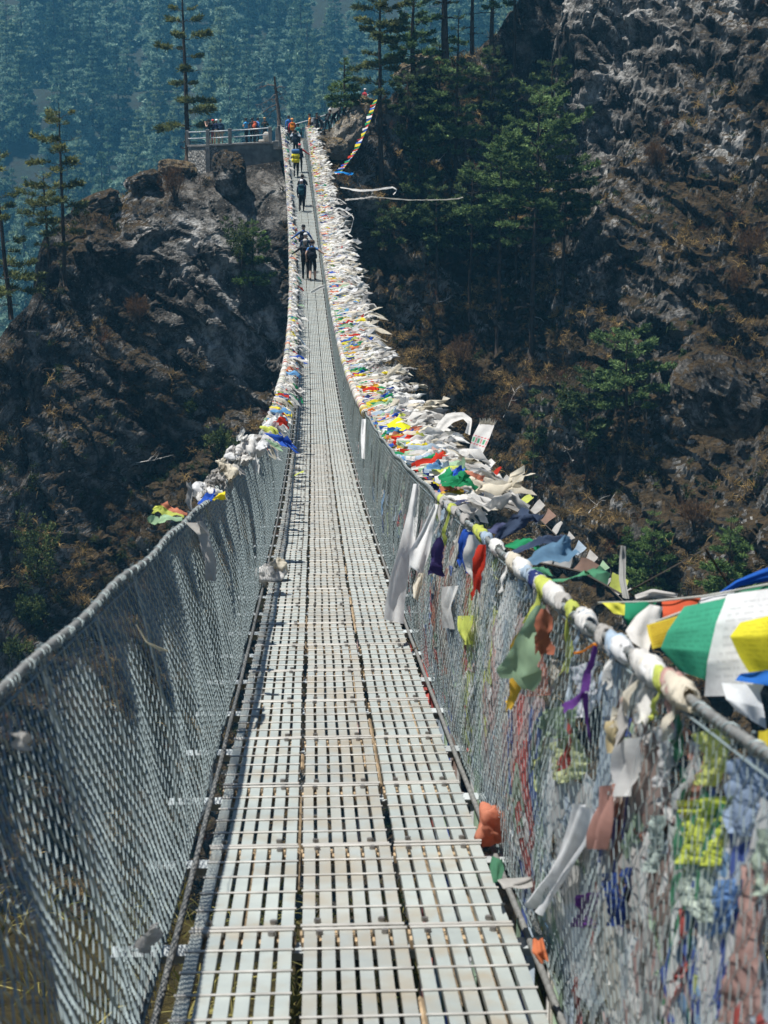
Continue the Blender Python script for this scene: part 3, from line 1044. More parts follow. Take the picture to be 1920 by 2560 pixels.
rng = np.random.default_rng(55)
for px, py, L, az, lb in (
    (1083, 900, 2.2, 1.2, 'pale dead branch sticking up from the slope under the paired pines'),
    (945, 655, 1.1, .4, 'forked pale twig on the brown slope right of the dense flags'),
    (1155, 690, 1.3, -.3, 'thin pale branch hanging by the trunk of the tallest green pine'),
    (1590, 905, 1.8, 1.7, 'crooked white dead branch on the rounded grey rock'),
    (565, 795, .9, .8, 'small pale branch on the dark outcrop near the left railing'),
    (300, 1000, 2.0, .2, 'sprawling grey dead branches low on the left outcrop'),
    (905, 350, 2.0, .1, 'bleached tangled branches right of the blue tarpaulin'),
    (1270, 1110, 1.4, 1.0, 'slim pale stick on the slope left of the young firs'),
    (1100, 500, 1.6, -.2, 'bare pale boughs in front of the close pair of pines'),
    (560, 720, 1.0, 1.4, 'wispy white stalk on the outcrop just left of the bridge'),
    (1240, 1000, 1.2, 2.2, 'leaning grey stick under the broad-topped pine'),
):
    g = ground_at(px, py, 100)
    mb = MB()
    ax = np.array([math.cos(az), -.25, math.sin(az)]) * L
    P = np.array([ax * t for t in (0, .3, .6, 1.0)]) + rng.normal(0, .06 * L, (4, 3)) + (0, -.25, .1)
    mb.tube(P, [.035, .03, .02, .008], 5)
    for q in range(6):
        b_ = P[1] + (P[3] - P[1]) * rng.random(); e_ = b_ + (ax * .3 + rng.normal(0, .3 * L, 3) * np.array([1, .4, 1])) * .8
        mb.tube([b_, (b_ + e_) / 2 + rng.normal(0, .04, 3), e_], [.016, .012, .005], 4)
    o = mb.build('dead_branch', M_BLEACHED, None, True); o.location = g
    tag(o, lb, 'branch')

# dry grass, moss and heath on the ledges (beyond counting)
rng = np.random.default_rng(77)
nz = LAND_N[..., 2] * np.sign(LAND_N[..., 2].mean())
cellP = LAND_P[:-1, :-1]


def scatter(n, wfun, seed):
    w = wfun()
    w = np.clip(w, 0, None).ravel()
    w[np.isnan(w)] = 0
    idx = np.random.default_rng(seed).choice(len(w), n, p=w / w.sum())
    return cellP.reshape(-1, 3)[idx]


vis = (cellP[..., 2] > -48) & (cellP[..., 0] > -34) & (cellP[..., 0] < 36) & (np.abs(cellP[..., 0] - deckx(110)) < 60)
clump = fbm(cellP.reshape(-1, 3) / 2.6, 3, 141).reshape(nz.shape)
vg = VEG[:-1, :-1]


def tufts(name, pts, blades, L, wd, cols, seed, label, out=.9):
    rng = np.random.default_rng(seed)
    N = len(pts)
    B = np.repeat(pts, blades, 0) + rng.normal(0, .10, (N * blades, 3))
    sc = np.repeat(rng.uniform(.6, 1.35, N), blades)
    flow = np.array([-.12, -.55, -.05])
    D = rng.normal(0, .55, (N * blades, 3)) + flow * out + np.array([0, 0, .75])
    D /= np.linalg.norm(D, axis=1)[:, None]
    Lb = L * sc * rng.uniform(.6, 1.2, N * blades)
    tip = B + D * Lb[:, None] - np.array([0, 0, 1]) * (Lb * .25)[:, None]
    mid = B + D * (Lb * .55)[:, None]
    s = np.cross(D, rng.normal(size=D.shape)); s /= np.linalg.norm(s, axis=1)[:, None] + 1e-9
    s *= (wd * sc)[:, None]
    V = np.stack([B - s * .6, B + s * .6, mid + s * .5, tip, mid - s * .5], 1).reshape(-1, 3)
    q = np.arange(N * blades)[:, None] * 5
    t = np.repeat(rng.random(N), blades)[:, None]
    c = np.array(cols[0]) * (1 - t) + np.array(cols[1]) * t
    c = c * (1 + .35 * (rng.random((len(c), 1)) - .5))
    mb = MB(); mb.add(V, [q + np.array([0, 1, 2, 3, 4])], np.repeat(c, 5, 0))
    return tag(mb.build(name, M_GRASS), label, 'grass', kind='stuff')


pts = scatter(4600, lambda: vis * np.clip(nz - .30, 0, .5) * np.clip(clump + .05, 0, 1) ** 1.5 * np.clip(vg + .35, .0, 1), 3)
tufts('dry_grass', pts, 20, .62, .022, ((.13, .09, .04), (.46, .32, .13)), 4, 'golden dry grass tufts on the ledges of the cliff')
clump2 = fbm(cellP.reshape(-1, 3) / 3.4 + 9, 3, 151).reshape(nz.shape)
pts = scatter(6500, lambda: vis * np.clip(nz - .05, 0, .6) * np.clip(clump2 + .15, 0, 1) * np.clip(vg + .45, 0, 1), 5)
tufts('heath', pts, 16, .42, .030, ((.022, .022, .012), (.075, .055, .025)), 6, 'dark brown heath and moss covering the cliff', .5)
pts = scatter(2600, lambda: vis * np.clip(nz - .05, 0, .6) * np.clip(-clump2 + .1, 0, 1) * np.clip(vg + .35, 0, 1), 7)
tufts('creeping_plants', pts, 18, .40, .045, ((.018, .032, .014), (.055, .075, .025)), 8, 'dark green low plants creeping over the cliff', .5)
pts = scatter(900, lambda: vis * np.clip(nz - .0, 0, .6) * np.clip(clump2 - .1, 0, 1) * np.clip(vg + .35, 0, 1), 17)
tufts('bracken', pts, 26, .60, .012, ((.09, .035, .018), (.15, .065, .03)), 18, 'reddish dry bracken on the cliff', .3)

# grass on the near bank, seen through the left net
bw = BANK_P.reshape(-1, 3)
sel = bw[(bw[:, 1] > 3) & (bw[:, 1] < 17)]
idx = rng.integers(0, len(sel), 2600)
pts = sel[idx] + rng.normal(0, .12, (2600, 3)) * np.array([1, 1, 0])
tufts('bank_grass', pts, 14, .42, .007, ((.05, .07, .02), (.30, .26, .09)), 9, 'green and straw-coloured grass on the near bank under the bridge', .2)

# ---- the far forest
protos = []
fir_cols = [((.03, .06, .04), (.12, .19, .11)), ((.08, .14, .115), (.28, .38, .28)), ((.02, .045, .035), (.06, .11, .07)), ((.07, .11, .07), (.24, .31, .17)), ((.05, .10, .075), (.20, .28, .18))]  # greens lightened and blued: part of the distance haze is in the colour
for k_ in range(5):
    lo, hi = fir_cols[k_]
    tr, cr = pine(200 + k_, 16.0, .22, .07, 3.7 + .5 * (k_ % 2), 18, spire, (5, 7), .9, .26, .62, tuple(q * 1.2 for q in lo), tuple(min(.6, q * 1.25) for q in hi), .05, .34, 0, 0, tuft=9)
    protos.append((tr, cr))
fp = []
rng = np.random.default_rng(31)
names_used = 0
cand = []
for row in range(26):
    dist = 400 + row * 38
    xs = np.arange(-1.9, 0.62, 26.0 / dist * 1.25)
    for x_ in xs:
        y_ = dist + rng.uniform(-13, 13)
        cand.append((x_ * .24 * 1.0 * dist + rng.uniform(-8, 8), y_))
first_t = [None] * 5
cnt = 0
rest = []
rng.shuffle(cand)
for x_, y_ in cand:
    loc, nrm, idx, dd = FAR.ray_cast(Vector((x_, y_, 400)), Vector((0, 0, -1)))
    if loc is None: continue
    px, py, d_ = project(loc)
    tx, ty, _ = project(loc + Vector((0, 0, 30)))
    px /= 1.15732; py /= 1.15732; ty /= 1.15732
    if py < -60 or ty > 760 or px < -900 or px > 1500: continue
    if px > 640 and ty > 330 or (px > 900 and ty > 140): continue
    if px > 150 and ty > 420: continue
    if px < -90 or px > 1160 or cnt >= 296:
        rest.append(loc)
        continue
    cnt += 1
    k_ = int(rng.integers(0, 5))
    if px < 130: where = 'at the left edge'
    elif px < 340: where = 'left of the tall terrace pine'
    elif px < 500: where = 'behind the tall terrace pine'
    elif px < 680: where = 'behind the dead snag'
    elif px < 900: where = 'behind the ridge pines'
    else: where = 'between the ridge-top trunks'
    high = 'high on' if py < 150 else ('midway up' if py < 330 else 'low on')
    tone = ('dark blue-green', 'soft grey-green', 'deep teal', 'pale green', 'blue-green')[k_]
    lb = f'{tone} hazy fir {high} the far mountainside, {where}'
    s_ = rng.uniform(1.45, 2.5)
    if first_t[k_] is None:
        first_t[k_] = plant_tree('fir_tree', protos[k_], loc - Vector((0, 0, 1.0)), lb, 'tree', 'hazy firs of the far forest')
        first_t[k_].scale = (s_, s_, s_ * rng.uniform(.95, 1.15))
    else:
        copy_tree(first_t[k_], loc - Vector((0, 0, 1.0)), rng.uniform(0, 6.28), (s_, s_, s_ * rng.uniform(.95, 1.2)), lb)


# the rest of the far forest, beyond the nearest three hundred
light = []
for k_ in range(3):
    lo, hi = fir_cols[k_]
    tr, cr = pine(230 + k_, 16.0, .22, .05, 4.4, 13, spire, (4, 5), 1.3, .5, .34, lo, hi, .05, .34, 0, 0, tuft=6)
    light.append((np.concatenate(cr.v), cr.f[0], None, np.concatenate(cr.c), cr))
mb = MB()
for n_, loc in enumerate(rest):
    V, _f, _n, Cc, cr = light[n_ % 3]
    s_ = rng.uniform(1.4, 2.4); a_ = rng.uniform(0, 6.28)
    ca, sa = math.cos(a_), math.sin(a_)
    Vr = np.stack([V[:, 0] * ca - V[:, 1] * sa, V[:, 0] * sa + V[:, 1] * ca, V[:, 2]], 1) * s_ + np.array(loc) - (0, 0, 1.0)
    mb.add(Vr, [np.arange(len(V)).reshape(-1, 4)], Cc)
if rest:
    tag(mb.build('far_forest', M_LEAF), 'rest of the hazy conifer forest on the far mountainside', 'forest', kind='stuff')
# ------------------------------------------------------------------ cloth: scarves, rags and prayer flags
WHITE = (.84, .82, .78); CREAM = (.74, .68, .56); GREYW = (.52, .50, .47)
BLUE = (.035, .11, .50); DBLUE = (.04, .06, .20); SKY = (.16, .36, .62); RED = (.60, .05, .03); ORANGE = (.72, .20, .05)
GREEN = (.03, .30, .13); PGREEN = (.38, .55, .36); YELLOW = (.78, .66, .05); GOLD = (.68, .42, .06); LIME = (.62, .68, .16)
PINK = (.60, .38, .34); PURPLE = (.16, .06, .28); SALMON = (.68, .27, .17); PBLUE = (.42, .52, .62); BROWN = (.30, .20, .16)
CNAME = {WHITE: 'white', CREAM: 'cream', GREYW: 'weathered grey', BLUE: 'bright blue', DBLUE: 'dark blue', SKY: 'sky blue', RED: 'red', ORANGE: 'orange', GREEN: 'green', PGREEN: 'pale green', YELLOW: 'yellow', GOLD: 'golden', LIME: 'lime yellow', PINK: 'faded pink', PURPLE: 'purple', SALMON: 'salmon', PBLUE: 'pale blue', BROWN: 'brown'}
FR = np.random.default_rng(404)


def unit(v):
    v = np.asarray(v, dtype=float)
    return v / (np.linalg.norm(v) + 1e-9)


def strip(root, dirv, L, Wd, rng, n=11, m=5, pinch=.25, droop=.15, wave=.12, fold=.35, ragged=.15, wn=None, curl=0.0):
    """A piece of cloth tied at root and blown along dirv."""
    dirv = unit(dirv)
    up = np.array([0, 0, 1.0])
    wd = unit(np.cross(dirv, up) + 1e-6) if wn is None else unit(wn)
    tw = rng.uniform(-1.0, 1.0)
    nn = unit(np.cross(wd, dirv))
    s = np.linspace(0, 1, n)[:, None]
    t = np.linspace(-1, 1, m)[None]
    ph, ph2, f1, k1 = rng.uniform(0, 6.28), rng.uniform(0, 6.28), rng.uniform(.7, 1.9), rng.uniform(1.6, 4.2)
    endl = 1 + ragged * rng.uniform(-1, 1, (1, m)) * .6
    sl = s * endl
    c = np.array(root) + dirv * L * sl[..., None] - up * (droop * L * sl ** 2)[..., None]
    c = c + nn * (wave * L * s * np.sin(6.283 * f1 * s + ph))[..., None] + wd * (wave * .6 * L * s * np.sin(6.283 * f1 * .8 * s + ph2))[..., None]
    if curl:
        c = c + up * (curl * L * s ** 2.2)[..., None] - dirv * (curl * .5 * L * s ** 3)[..., None]
    w = Wd * .5 * (pinch + (1 - pinch) * np.clip(s / .4, 0, 1) ** .8) * (1 - .12 * s)
    a = tw * (s + .15)
    ca, sa = np.cos(a), np.sin(a)
    ax = wd[None, None] * ca[..., None] + nn[None, None] * sa[..., None]
    bx = -wd[None, None] * sa[..., None] + nn[None, None] * ca[..., None]
    comp = 1 - .3 * fold
    w = w * (1 - .35 * np.abs(np.sin(2.3 * s * f1 + ph)))
    P = c + rng.normal(0, (.010 if n < 10 else .018) * (.3 + L), c.shape) * s[..., None] * np.array([.6, .6, 1.0]) + ax * (w * t * comp)[..., None] + bx * (Wd * fold * .28 * np.sin(k1 * t + ph2 + 3 * s) * (.5 + .5 * s))[..., None]
    return P


def shade(col, P, rng, var=.12):
    k = 1 + var * (rng.random() - .5) * 2
    c = np.clip(np.array(col) * k, 0, .86)
    dirt = 1 - .10 * rng.random(P.shape[:2])
    return c[None, None] * dirt[..., None]


def crumple(P, amp, sc, seed=0):
    q = P.reshape(-1, 3)
    c = q.mean(0); r = q - c
    n_ = fbm(q * sc + seed, 3, 7 + seed, True) + .5 * fbm(q * sc * 2.1, 2, 19 + seed)
    return (q + r / (np.linalg.norm(r, axis=1)[:, None] + 1e-6) * (amp * n_)[:, None]).reshape(P.shape)


def cloth_thing(name, P, col, label, cat, group=None, rng=FR):
    mb = MB()
    for p_, c_ in (P if isinstance(P, list) else [(P, col)]):
        mb.grid(p_, shade(c_, p_, rng))
    o = mb.build(name, M_CLOTH, None, True)
    # stand the object on its own centre
    me = o.data
    co_ = np.empty(len(me.vertices) * 3, dtype=np.float32); me.vertices.foreach_get('co', co_)
    co_ = co_.reshape(-1, 3); c0 = co_[0].copy()
    me.vertices.foreach_set('co', (co_ - c0).ravel()); o.location = c0.tolist()
    return tag(o, label, cat, group)


# ---- the dense mass along the right railing, and the wrapped left railing
def near_word(y):
    if y < 9.5: return 'near the two long hanging scarves'
    if y < 14: return 'just past the long hanging scarves'
    if y < 20: return 'by the upright printed scarf'
    if y < 27: return 'where the deck bends out of focus'
    return 'in the dense far mass'


def pick(r, white=.6):
    if r.random() < white:
        return [WHITE, WHITE, WHITE, CREAM, GREYW][r.integers(0, 5)]
    return [BLUE, BLUE, SKY, RED, RED, ORANGE, GREEN, GREEN, YELLOW, YELLOW, LIME, GOLD, PGREEN, PBLUE, DBLUE, SALMON, PINK][r.integers(0, 17)]


flags = []
y = 9.6
while y < 120:
    dens = np.interp(y, [9, 12, 16, 22, 40, 120], [16, 26, 38, 42, 34, 28])
    y += FR.exponential(1 / dens)
    band = fbm(np.array([[y / 3.1, 0, 0]]), 2, 5)[0]
    c = pick(FR, .50 + .25 * band if y < 60 else .66)
    big = FR.random()
    if c in (WHITE, CREAM, GREYW):
        L = FR.uniform(.5, 1.15) if big < .75 else FR.uniform(1.1, 1.75)
        Wd = FR.uniform(.07, .19)
    else:
        L = FR.uniform(.25, .75); Wd = FR.uniform(.10, .22)
    scale = np.interp(y, [9, 12, 15, 20, 28, 50, 80, 95, 110, 120], [.28, .33, .38, .48, .60, .72, .80, .68, .55, .45])
    # most scarves are tied to others, so they start further out than the rail
    out = FR.random() ** 1.6 * .75 * scale if y > 10 else 0.0
    lx, ly = lat(y)
    r0 = rail(y, 1) + np.array([out * lx + .01, out * ly, .03 - .10 * out + FR.uniform(-.06, .09)])
    flags.append((y, r0, (1.0, FR.normal(-.08, .30), FR.normal(.0, .18)), L * scale, Wd, c, 1))
y = 17.0
while y < 120:
    dens = np.interp(y, [17, 24, 40, 120], [4, 9, 16, 22])
    y += FR.exponential(1 / dens)
    c = pick(FR, .62 if y < 30 else .80)
    r0 = rail(y, -1) + np.array([-.03, 0, FR.uniform(-.03, .05)])
    L = FR.uniform(.12, .34) * (1.0 if FR.random() < .92 else 2.0)
    flags.append((y, r0, (1.0, FR.normal(-.1, .5), FR.normal(-.25, .30)), L, FR.uniform(.08, .2), c, -1))
flags.sort(key=lambda f: f[0])
mass = {1: MB(), -1: MB()}
nind = {1: 0, -1: 0}
for (y, r0, dv, L, Wd, c, side) in flags:
    small = y > 45
    P = strip(r0, dv, L, Wd, FR, 9 if small else 14, 4 if small else 6, .35, .10 if side > 0 else .35, .10, .75, .3, curl=FR.uniform(0, .25) if FR.random() < .15 else 0)
    lim = 170 if side > 0 else 24
    if nind[side] < lim:
        nind[side] += 1
        scarf = c in (WHITE, CREAM, GREYW)
        size = 'long' if L > 1.0 else ('short' if L < .45 else 'ragged')
        lb = f"{size} {CNAME[c]} {'scarf' if scarf else 'prayer flag'} {'blowing from' if side > 0 else 'knotted on'} {'right' if side > 0 else 'left'} handrail {near_word(y)}"
        cloth_thing('scarf' if scarf else 'prayer_flag', P, c, lb, 'scarf' if scarf else 'prayer flag', 'scarves and flags tied to the right handrail' if side > 0 else 'scarves and flags tied to the left handrail')
    else:
        mass[side].grid(P, shade(c, P, FR))
# knots and windings that hide the rails themselves
for side in (1, -1):
    yy = 24.0 if side > 0 else 30.0
    while yy < 120:
        yy += FR.uniform(.05, .12) * (1 if yy < 60 else 1.6)
        c = pick(FR, .85)
        P0 = rail(yy, side)
        ang = np.linspace(0, 5.6, 9)
        rr = FR.uniform(.03, .075)
        wdt = FR.uniform(.05, .13)
        ring = np.stack([np.cos(ang) * rr, 0 * ang, np.sin(ang) * rr], 1)
        P = np.stack([P0 + ring + (0, -wdt / 2, 0), P0 + ring * 1.15 + (0, 0, 0), P0 + ring + (0, wdt / 2, 0)], 1)
        mass[side].grid(P, shade(c, P, FR))
tag(mass[1].build('prayer_flags', M_CLOTH, None, True), 'dense far mass of white scarves and coloured prayer flags blowing off the right handrail', 'prayer flags', kind='stuff')
tag(mass[-1].build('prayer_flags', M_CLOTH, None, True), 'far mass of white scarves wound along the left handrail', 'prayer flags', kind='stuff')

# ---- faded rags pressed against the outside of the right net
def faded(c):
    g = sum(c) / 3
    return tuple(min(.82, .80 * q + .12 * g + .06) for q in c)


rag_cols = [WHITE, WHITE, CREAM, GREYW, GREYW, PBLUE, PBLUE, PINK, PGREEN, PGREEN, LIME, SALMON, SKY, CREAM, BLUE, RED, GREEN, WHITE, PINK, WHITE, BROWN]
for k_ in range(112):
    y = 2.6 + 8.5 * FR.random() ** 1.5
    tt = FR.uniform(.22, .97)
    L = FR.uniform(.28, .75) * (1.25 if tt > .6 else .8); Wd = FR.uniform(.15, .42)
    c = rag_cols[FR.integers(0, len(rag_cols))]
    nr_, nc_ = 11, 6
    s = np.linspace(0, 1, nr_)[:, None]; t = np.linspace(-.5, .5, nc_)[None]
    tg = np.clip(tt - L / 1.2 * s + 0 * t, -.05, 1)
    yg = y + Wd * t * (1 - .3 * np.sin(s * 4 + k_)) + .10 * FR.normal() * s + .05 * np.sin(5 * s + k_) + FR.uniform(-.03, .03, (nr_, nc_))
    P = net_pt(yg.ravel(), tg.ravel(), 1).reshape(nr_, nc_, 3)
    P = P + np.stack([.012 + .018 * (1 + np.sin(9 * t + 7 * s + k_)) * .5 + FR.uniform(0, .012, (nr_, nc_)), 0 * tg, FR.uniform(-.015, .015, (nr_, nc_))], -1)
    where = 'under the handrail' if tt > .75 else ('half way up' if tt > .45 else 'low down')
    place = 'closest to the camera' if y < 4 else ('beside the purple ribbon' if y < 6 else ('before the long hanging scarves' if y < 9 else 'beyond the long hanging scarves'))
    cloth_thing('rag', P, faded(c), f'faded {CNAME[c]} rag in right net {where}, {place}', 'rag', 'faded rags caught in the right wire net')
rgm = MB()
for k_ in range(160):
    y = 3.0 + 26 * FR.random() ** 2.0
    tt = FR.uniform(.1, .98)
    L = FR.uniform(.06, .26); Wd = FR.uniform(.03, .10)
    c = faded(rag_cols[FR.integers(0, len(rag_cols))])
    s = np.linspace(0, 1, 6)[:, None]; t = np.linspace(-.5, .5, 4)[None]
    tg = np.clip(tt - L / 1.2 * s + 0 * t, -.05, 1)
    yg = y + Wd * t + .05 * np.sin(5 * s + k_) + FR.uniform(-.02, .02, (6, 4))
    P = net_pt(yg.ravel(), tg.ravel(), 1).reshape(6, 4, 3)
    P[..., 0] += .010 + FR.uniform(0, .03, (6, 4))
    rgm.grid(P, shade(c, P, FR))
tag(rgm.build('cloth_scraps', M_CLOTH, None, True), 'small scraps of faded cloth stuck all over the right wire net', 'cloth scraps', kind='stuff')


# ---- single pieces the eye picks out
_gy, _gt = np.meshgrid(np.arange(2.2, 22, .025), np.linspace(0, 1, 61), indexing='ij')
_np = {s: net_pt(_gy.ravel(), _gt.ravel(), s) for s in (-1, 1)}
_npp = {s: np.stack(project(_np[s].T)[:2], 1) / 1.15732 for s in (-1, 1)}


def net_at(px, py, side, inside=.03):
    """The spot of the net seen at a place of the picture, a little inside (or outside) of it."""
    k = int(np.argmin(((_npp[side] - (px, py)) ** 2).sum(1)))
    return _np[side][k] + np.array([-side * inside, -.01, 0])


_ry = np.arange(2.5, 40, .02)
_rp = {s: rail(_ry, s) for s in (-1, 1)}
_rpx = {s: project(_rp[s].T)[0] / 1.15732 for s in (-1, 1)}


def rail_at(px, side):
    o_ = np.argsort(_rpx[side])
    y_ = float(np.interp(px, _rpx[side][o_], _ry[o_]))
    return rail(np.array(y_), side)


def on_net(name, rows, col, label, side=1, inside=-.025, cat='rag', rip=.012, n=22, m=10, f=8.0, group=None):
    P = patch([[net_at(*q, side, inside) for q in row] for row in rows], n, m, rip, f, nrm=(side, -.4, .2))
    if inside < 0: P[..., 0] += np.abs(FR.normal(0, .006, P.shape[:2]))
    return cloth_thing(name, P, col, label, cat, group)


def patch(pts, n=14, m=9, rip=.03, f=7.0, rng=FR, nrm=(0, -1, .2)):
    """Cloth spanned by rows of world points, rippled."""
    A = np.array([[list(q) for q in row] for row in pts], dtype=float)
    r, c = A.shape[:2]
    def rs(B, k):
        x = np.linspace(0, 1, B.shape[0]); X2 = np.linspace(0, 1, k)
        out = np.empty((k,) + B.shape[1:])
        # smooth (cosine eased) interpolation between the given rows
        idx = np.clip(np.searchsorted(x, X2, 'right') - 1, 0, len(x) - 2)
        f_ = (X2 - x[idx]) / (x[idx + 1] - x[idx])
        return B[idx] * (1 - f_)[:, None, None] + B[idx + 1] * f_[:, None, None]
    B = rs(A, n)
    B = rs(B.transpose(1, 0, 2), m).transpose(1, 0, 2)
    s = np.linspace(0, 1, n)[:, None]; t = np.linspace(0, 1, m)[None]
    ph = rng.uniform(0, 6.28, 3)
    h = rip * (np.sin(f * t + 3 * s + ph[0]) + .6 * np.sin(f * 1.7 * t - 4 * s + ph[1]) + .5 * np.sin(5 * s + ph[2]))
    return B + h[..., None] * unit(nrm)


def spot(name, rows, col, label, cat='scarf', rip=.02, n=14, m=8, f=7.0, group=None):
    P = patch([[P16(*q) for q in row] for row in rows], n, m, rip, f)
    return cloth_thing(name, P, col, label, cat, group)


spot('scarf', [[(893, 1045, 11.8), (908, 1045, 11.8)], [(880, 1110, 11.7), (903, 1112, 11.75)], [(862, 1180, 11.45), (896, 1185, 11.6)], [(842, 1250, 11.3), (880, 1255, 11.5)], [(833, 1300, 11.2), (874, 1305, 11.4)], [(829, 1338, 11.1), (872, 1348, 11.3)]], WHITE, 'long white silk scarf hanging from the right handrail down to the deck edge', rip=.012, n=26)
spot('scarf', [[(938, 1088, 9.7), (948, 1090, 9.7)], [(908, 1150, 9.6), (935, 1150, 9.65)], [(885, 1190, 9.5), (928, 1195, 9.55)], [(884, 1225, 9.5), (916, 1228, 9.5)], [(905, 1236, 9.5), (912, 1240, 9.5)]], WHITE, 'shorter white silk scarf bellying beside the long hanging one', rip=.018, n=22)
spot('scarf', [[(905, 1238, 9.45), (915, 1238, 9.45)], [(892, 1265, 9.45), (912, 1268, 9.45)], [(893, 1290, 9.45), (902, 1298, 9.45)]], CREAM, 'crumpled cream rag end hanging just under the shorter white scarf', rip=.02)
spot('scarf', [[(782, 905, 20.5), (790, 905, 20.5)], [(779, 950, 20.2), (790, 950, 20.2)], [(781, 990, 20), (788, 992, 20)]], WHITE, 'small white scarf hanging inside the right net where the dense mass begins', rip=.03)
# printed upright scarf
rows = [[(1008, 1015, 15.2), (1022, 1018, 15.2)], [(1012, 975, 15.3), (1040, 985, 15.3)], [(1022, 940, 15.4), (1056, 950, 15.4)], [(1035, 916, 15.5), (1068, 918, 15.5)]]
Pk = patch([[P16(*q) for q in r] for r in rows], 44, 16, .012, 4.0)
mb = MB()
ck = np.tile(np.array(WHITE) * .95, (44, 16, 1))
for i_ in range(44):
    for j_ in range(16):
        if i_ in (22, 29): ck[i_, j_] = (.70, .12, .14) if (j_ + i_) % 3 else WHITE
        if 24 <= i_ <= 27 and (j_ % 5) in (1, 2): ck[i_, j_] = (.10, .42, .22)
        if 24 <= i_ <= 27 and (j_ % 5) == 4: ck[i_, j_] = (.70, .16, .16)
        if 4 <= i_ <= 7 and j_ % 3 == 0: ck[i_, j_] = (.68, .40, .10) if j_ % 2 else (.2, .45, .25)
        if i_ in (13, 15, 17, 19) and 3 < j_ < 12: ck[i_, j_] = (.50, .55, .66)
mb.grid(Pk, ck)
# frayed end
for j_ in range(70):
    b_ = Pk[-1, 0] + (Pk[-1, 15] - Pk[-1, 0]) * (j_ / 69)
    e_ = b_ + np.array([FR.normal(.01, .015), FR.normal(0, .01), FR.uniform(.02, .07)])
    w_ = np.array([.0035, 0, 0])
    mb.grid(np.array([[b_ - w_, b_ + w_], [e_ - w_ * .3, e_ + w_ * .3]]), np.tile(np.array(CREAM), (2, 2, 1)))
tag(mb.build('scarf', M_CLOTH, None, True), 'white scarf with red and green print and a frayed end, standing upright in the wind', 'scarf')
spot('prayer_flag', [[(968, 1005, 14), (985, 1040, 13.9)], [(985, 990, 14.1), (1005, 1025, 13.8)], [(1000, 992, 14.2), (1012, 1020, 13.8)]], LIME, 'pale yellow-green prayer flag in front of the printed scarf', 'prayer flag')
spot('prayer_flag', [[(835, 918, 18.5), (850, 935, 18.3)], [(860, 900, 18.8), (880, 932, 18.2)], [(885, 915, 18.8), (892, 935, 18.4)]], (.82, .78, .03), 'brightest yellow prayer flag bunched on the right handrail', 'prayer flag')
spot('scarf', [[(928, 952, 17.5), (942, 955, 17.4)], [(945, 915, 17.8), (965, 925, 17.7)], [(965, 893, 18), (980, 912, 17.8)], [(1000, 890, 18), (1000, 905, 17.9)], [(1020, 905, 17.8), (1010, 915, 17.6)], [(1015, 940, 17.4), (1004, 935, 17.3)]], WHITE, 'broad white scarf folded over in an arch above the dense flags', rip=.02, n=24)
for px, py, d_, c, sz, dv, lb in (
    (1062, 1090, 9.6, (.07, .10, .17), .26, (.8, .1, .7), 'dark slate-blue flag standing up from the right handrail'),
    (1095, 1140, 8.6, (.07, .10, .17), .27, (1, .1, .35), 'second slate-blue flag blowing right below the standing one'),
    (1080, 1110, 9.0, GREEN, .16, (.8, .0, .2), 'small green and yellow flag between the two slate-blue flags'),
    (1120, 1175, 8.0, (.15, .28, .42), .24, (.9, .2, .3), 'steel-blue flag fluttering behind the bright blue bundle'),
    (1042, 1175, 8.0, BLUE, .17, (.1, -.2, -1), 'bright blue flag drooping inside the right handrail'),
    (1035, 1150, 8.1, BLUE, .14, (-.2, -.3, -.8), 'bunched bright blue flag just above the drooping blue one'),
    (1050, 1190, 7.6, WHITE, .20, (.1, -.1, -1), 'white flag hanging beside the red one on the right handrail'),
    (1075, 1180, 7.4, RED, .19, (-.2, -.2, -1), 'bright red flag hanging inside the right handrail'),
    (980, 1160, 9.2, (.06, .045, .14), .17, (-.1, -.1, -1), 'dark purple strip hanging on the right net near the shorter white scarf'),
    (1225, 1300, 5.8, PGREEN, .24, (-.3, -.2, -1), 'pale green flag hanging over the right net above the golden one'),
    (1205, 1345, 5.7, GOLD, .25, (-.3, -.1, -1), 'golden yellow flag hanging point down on the right net'),
    (1250, 1290, 5.5, (.45, .16, .10), .12, (.0, -.2, -1), 'rust-red cloth knot on the right handrail beside the pale green flag'),
):
    hang = dv[2] < -.6
    low = px < 1000 or px in (1225, 1205, 1250)
    r0 = net_at(px, py, 1, .05) if low else rail_at(px, 1) + np.array([-.035 if hang else .02, -.02, .02])
    sz *= project(r0)[2] / d_
    P = strip(r0, dv, sz * 1.15, sz * .8, FR, 12, 7, .3, .1, .07, .35, .1, wn=(1, .3, 0) if abs(dv[2]) > .6 else None)
    if hang: P[..., 0] -= .03
    cloth_thing('prayer_flag', P, c, lb, 'prayer flag')
# purple ribbon: knot with two tails, orange string
k0 = net_at(1325, 1398, 1, .05)
Pa = strip(k0, (-.25, -.1, -1), .13, .028, FR, 8, 4, .8, 0, .04, .3, .05, wn=(1, .4, 0))
e_ = Pa[-1].mean(0)
Pb = strip(e_, (-.75, -.1, -.6), .07, .03, FR, 7, 4, .8, 0, .05, .2, .05, wn=(.4, .3, -.8))
Pc = strip(e_, (.12, -.05, -1), .12, .03, FR, 8, 4, .8, 0, .05, .2, .05, wn=(1, .4, 0))
cloth_thing('ribbon', [(Pa, PURPLE), (Pb, PURPLE), (Pc, PURPLE)], None, 'purple ribbon with two loose tails knotted on the right net', 'ribbon')
mb = MB(); mb.tube([net_at(*q_, 1, .05) for q_ in ((1345, 1372), (1325, 1390), (1298, 1405), (1275, 1412))], [.004, .003, .0025, .004], 5, (.75, .30, .03))
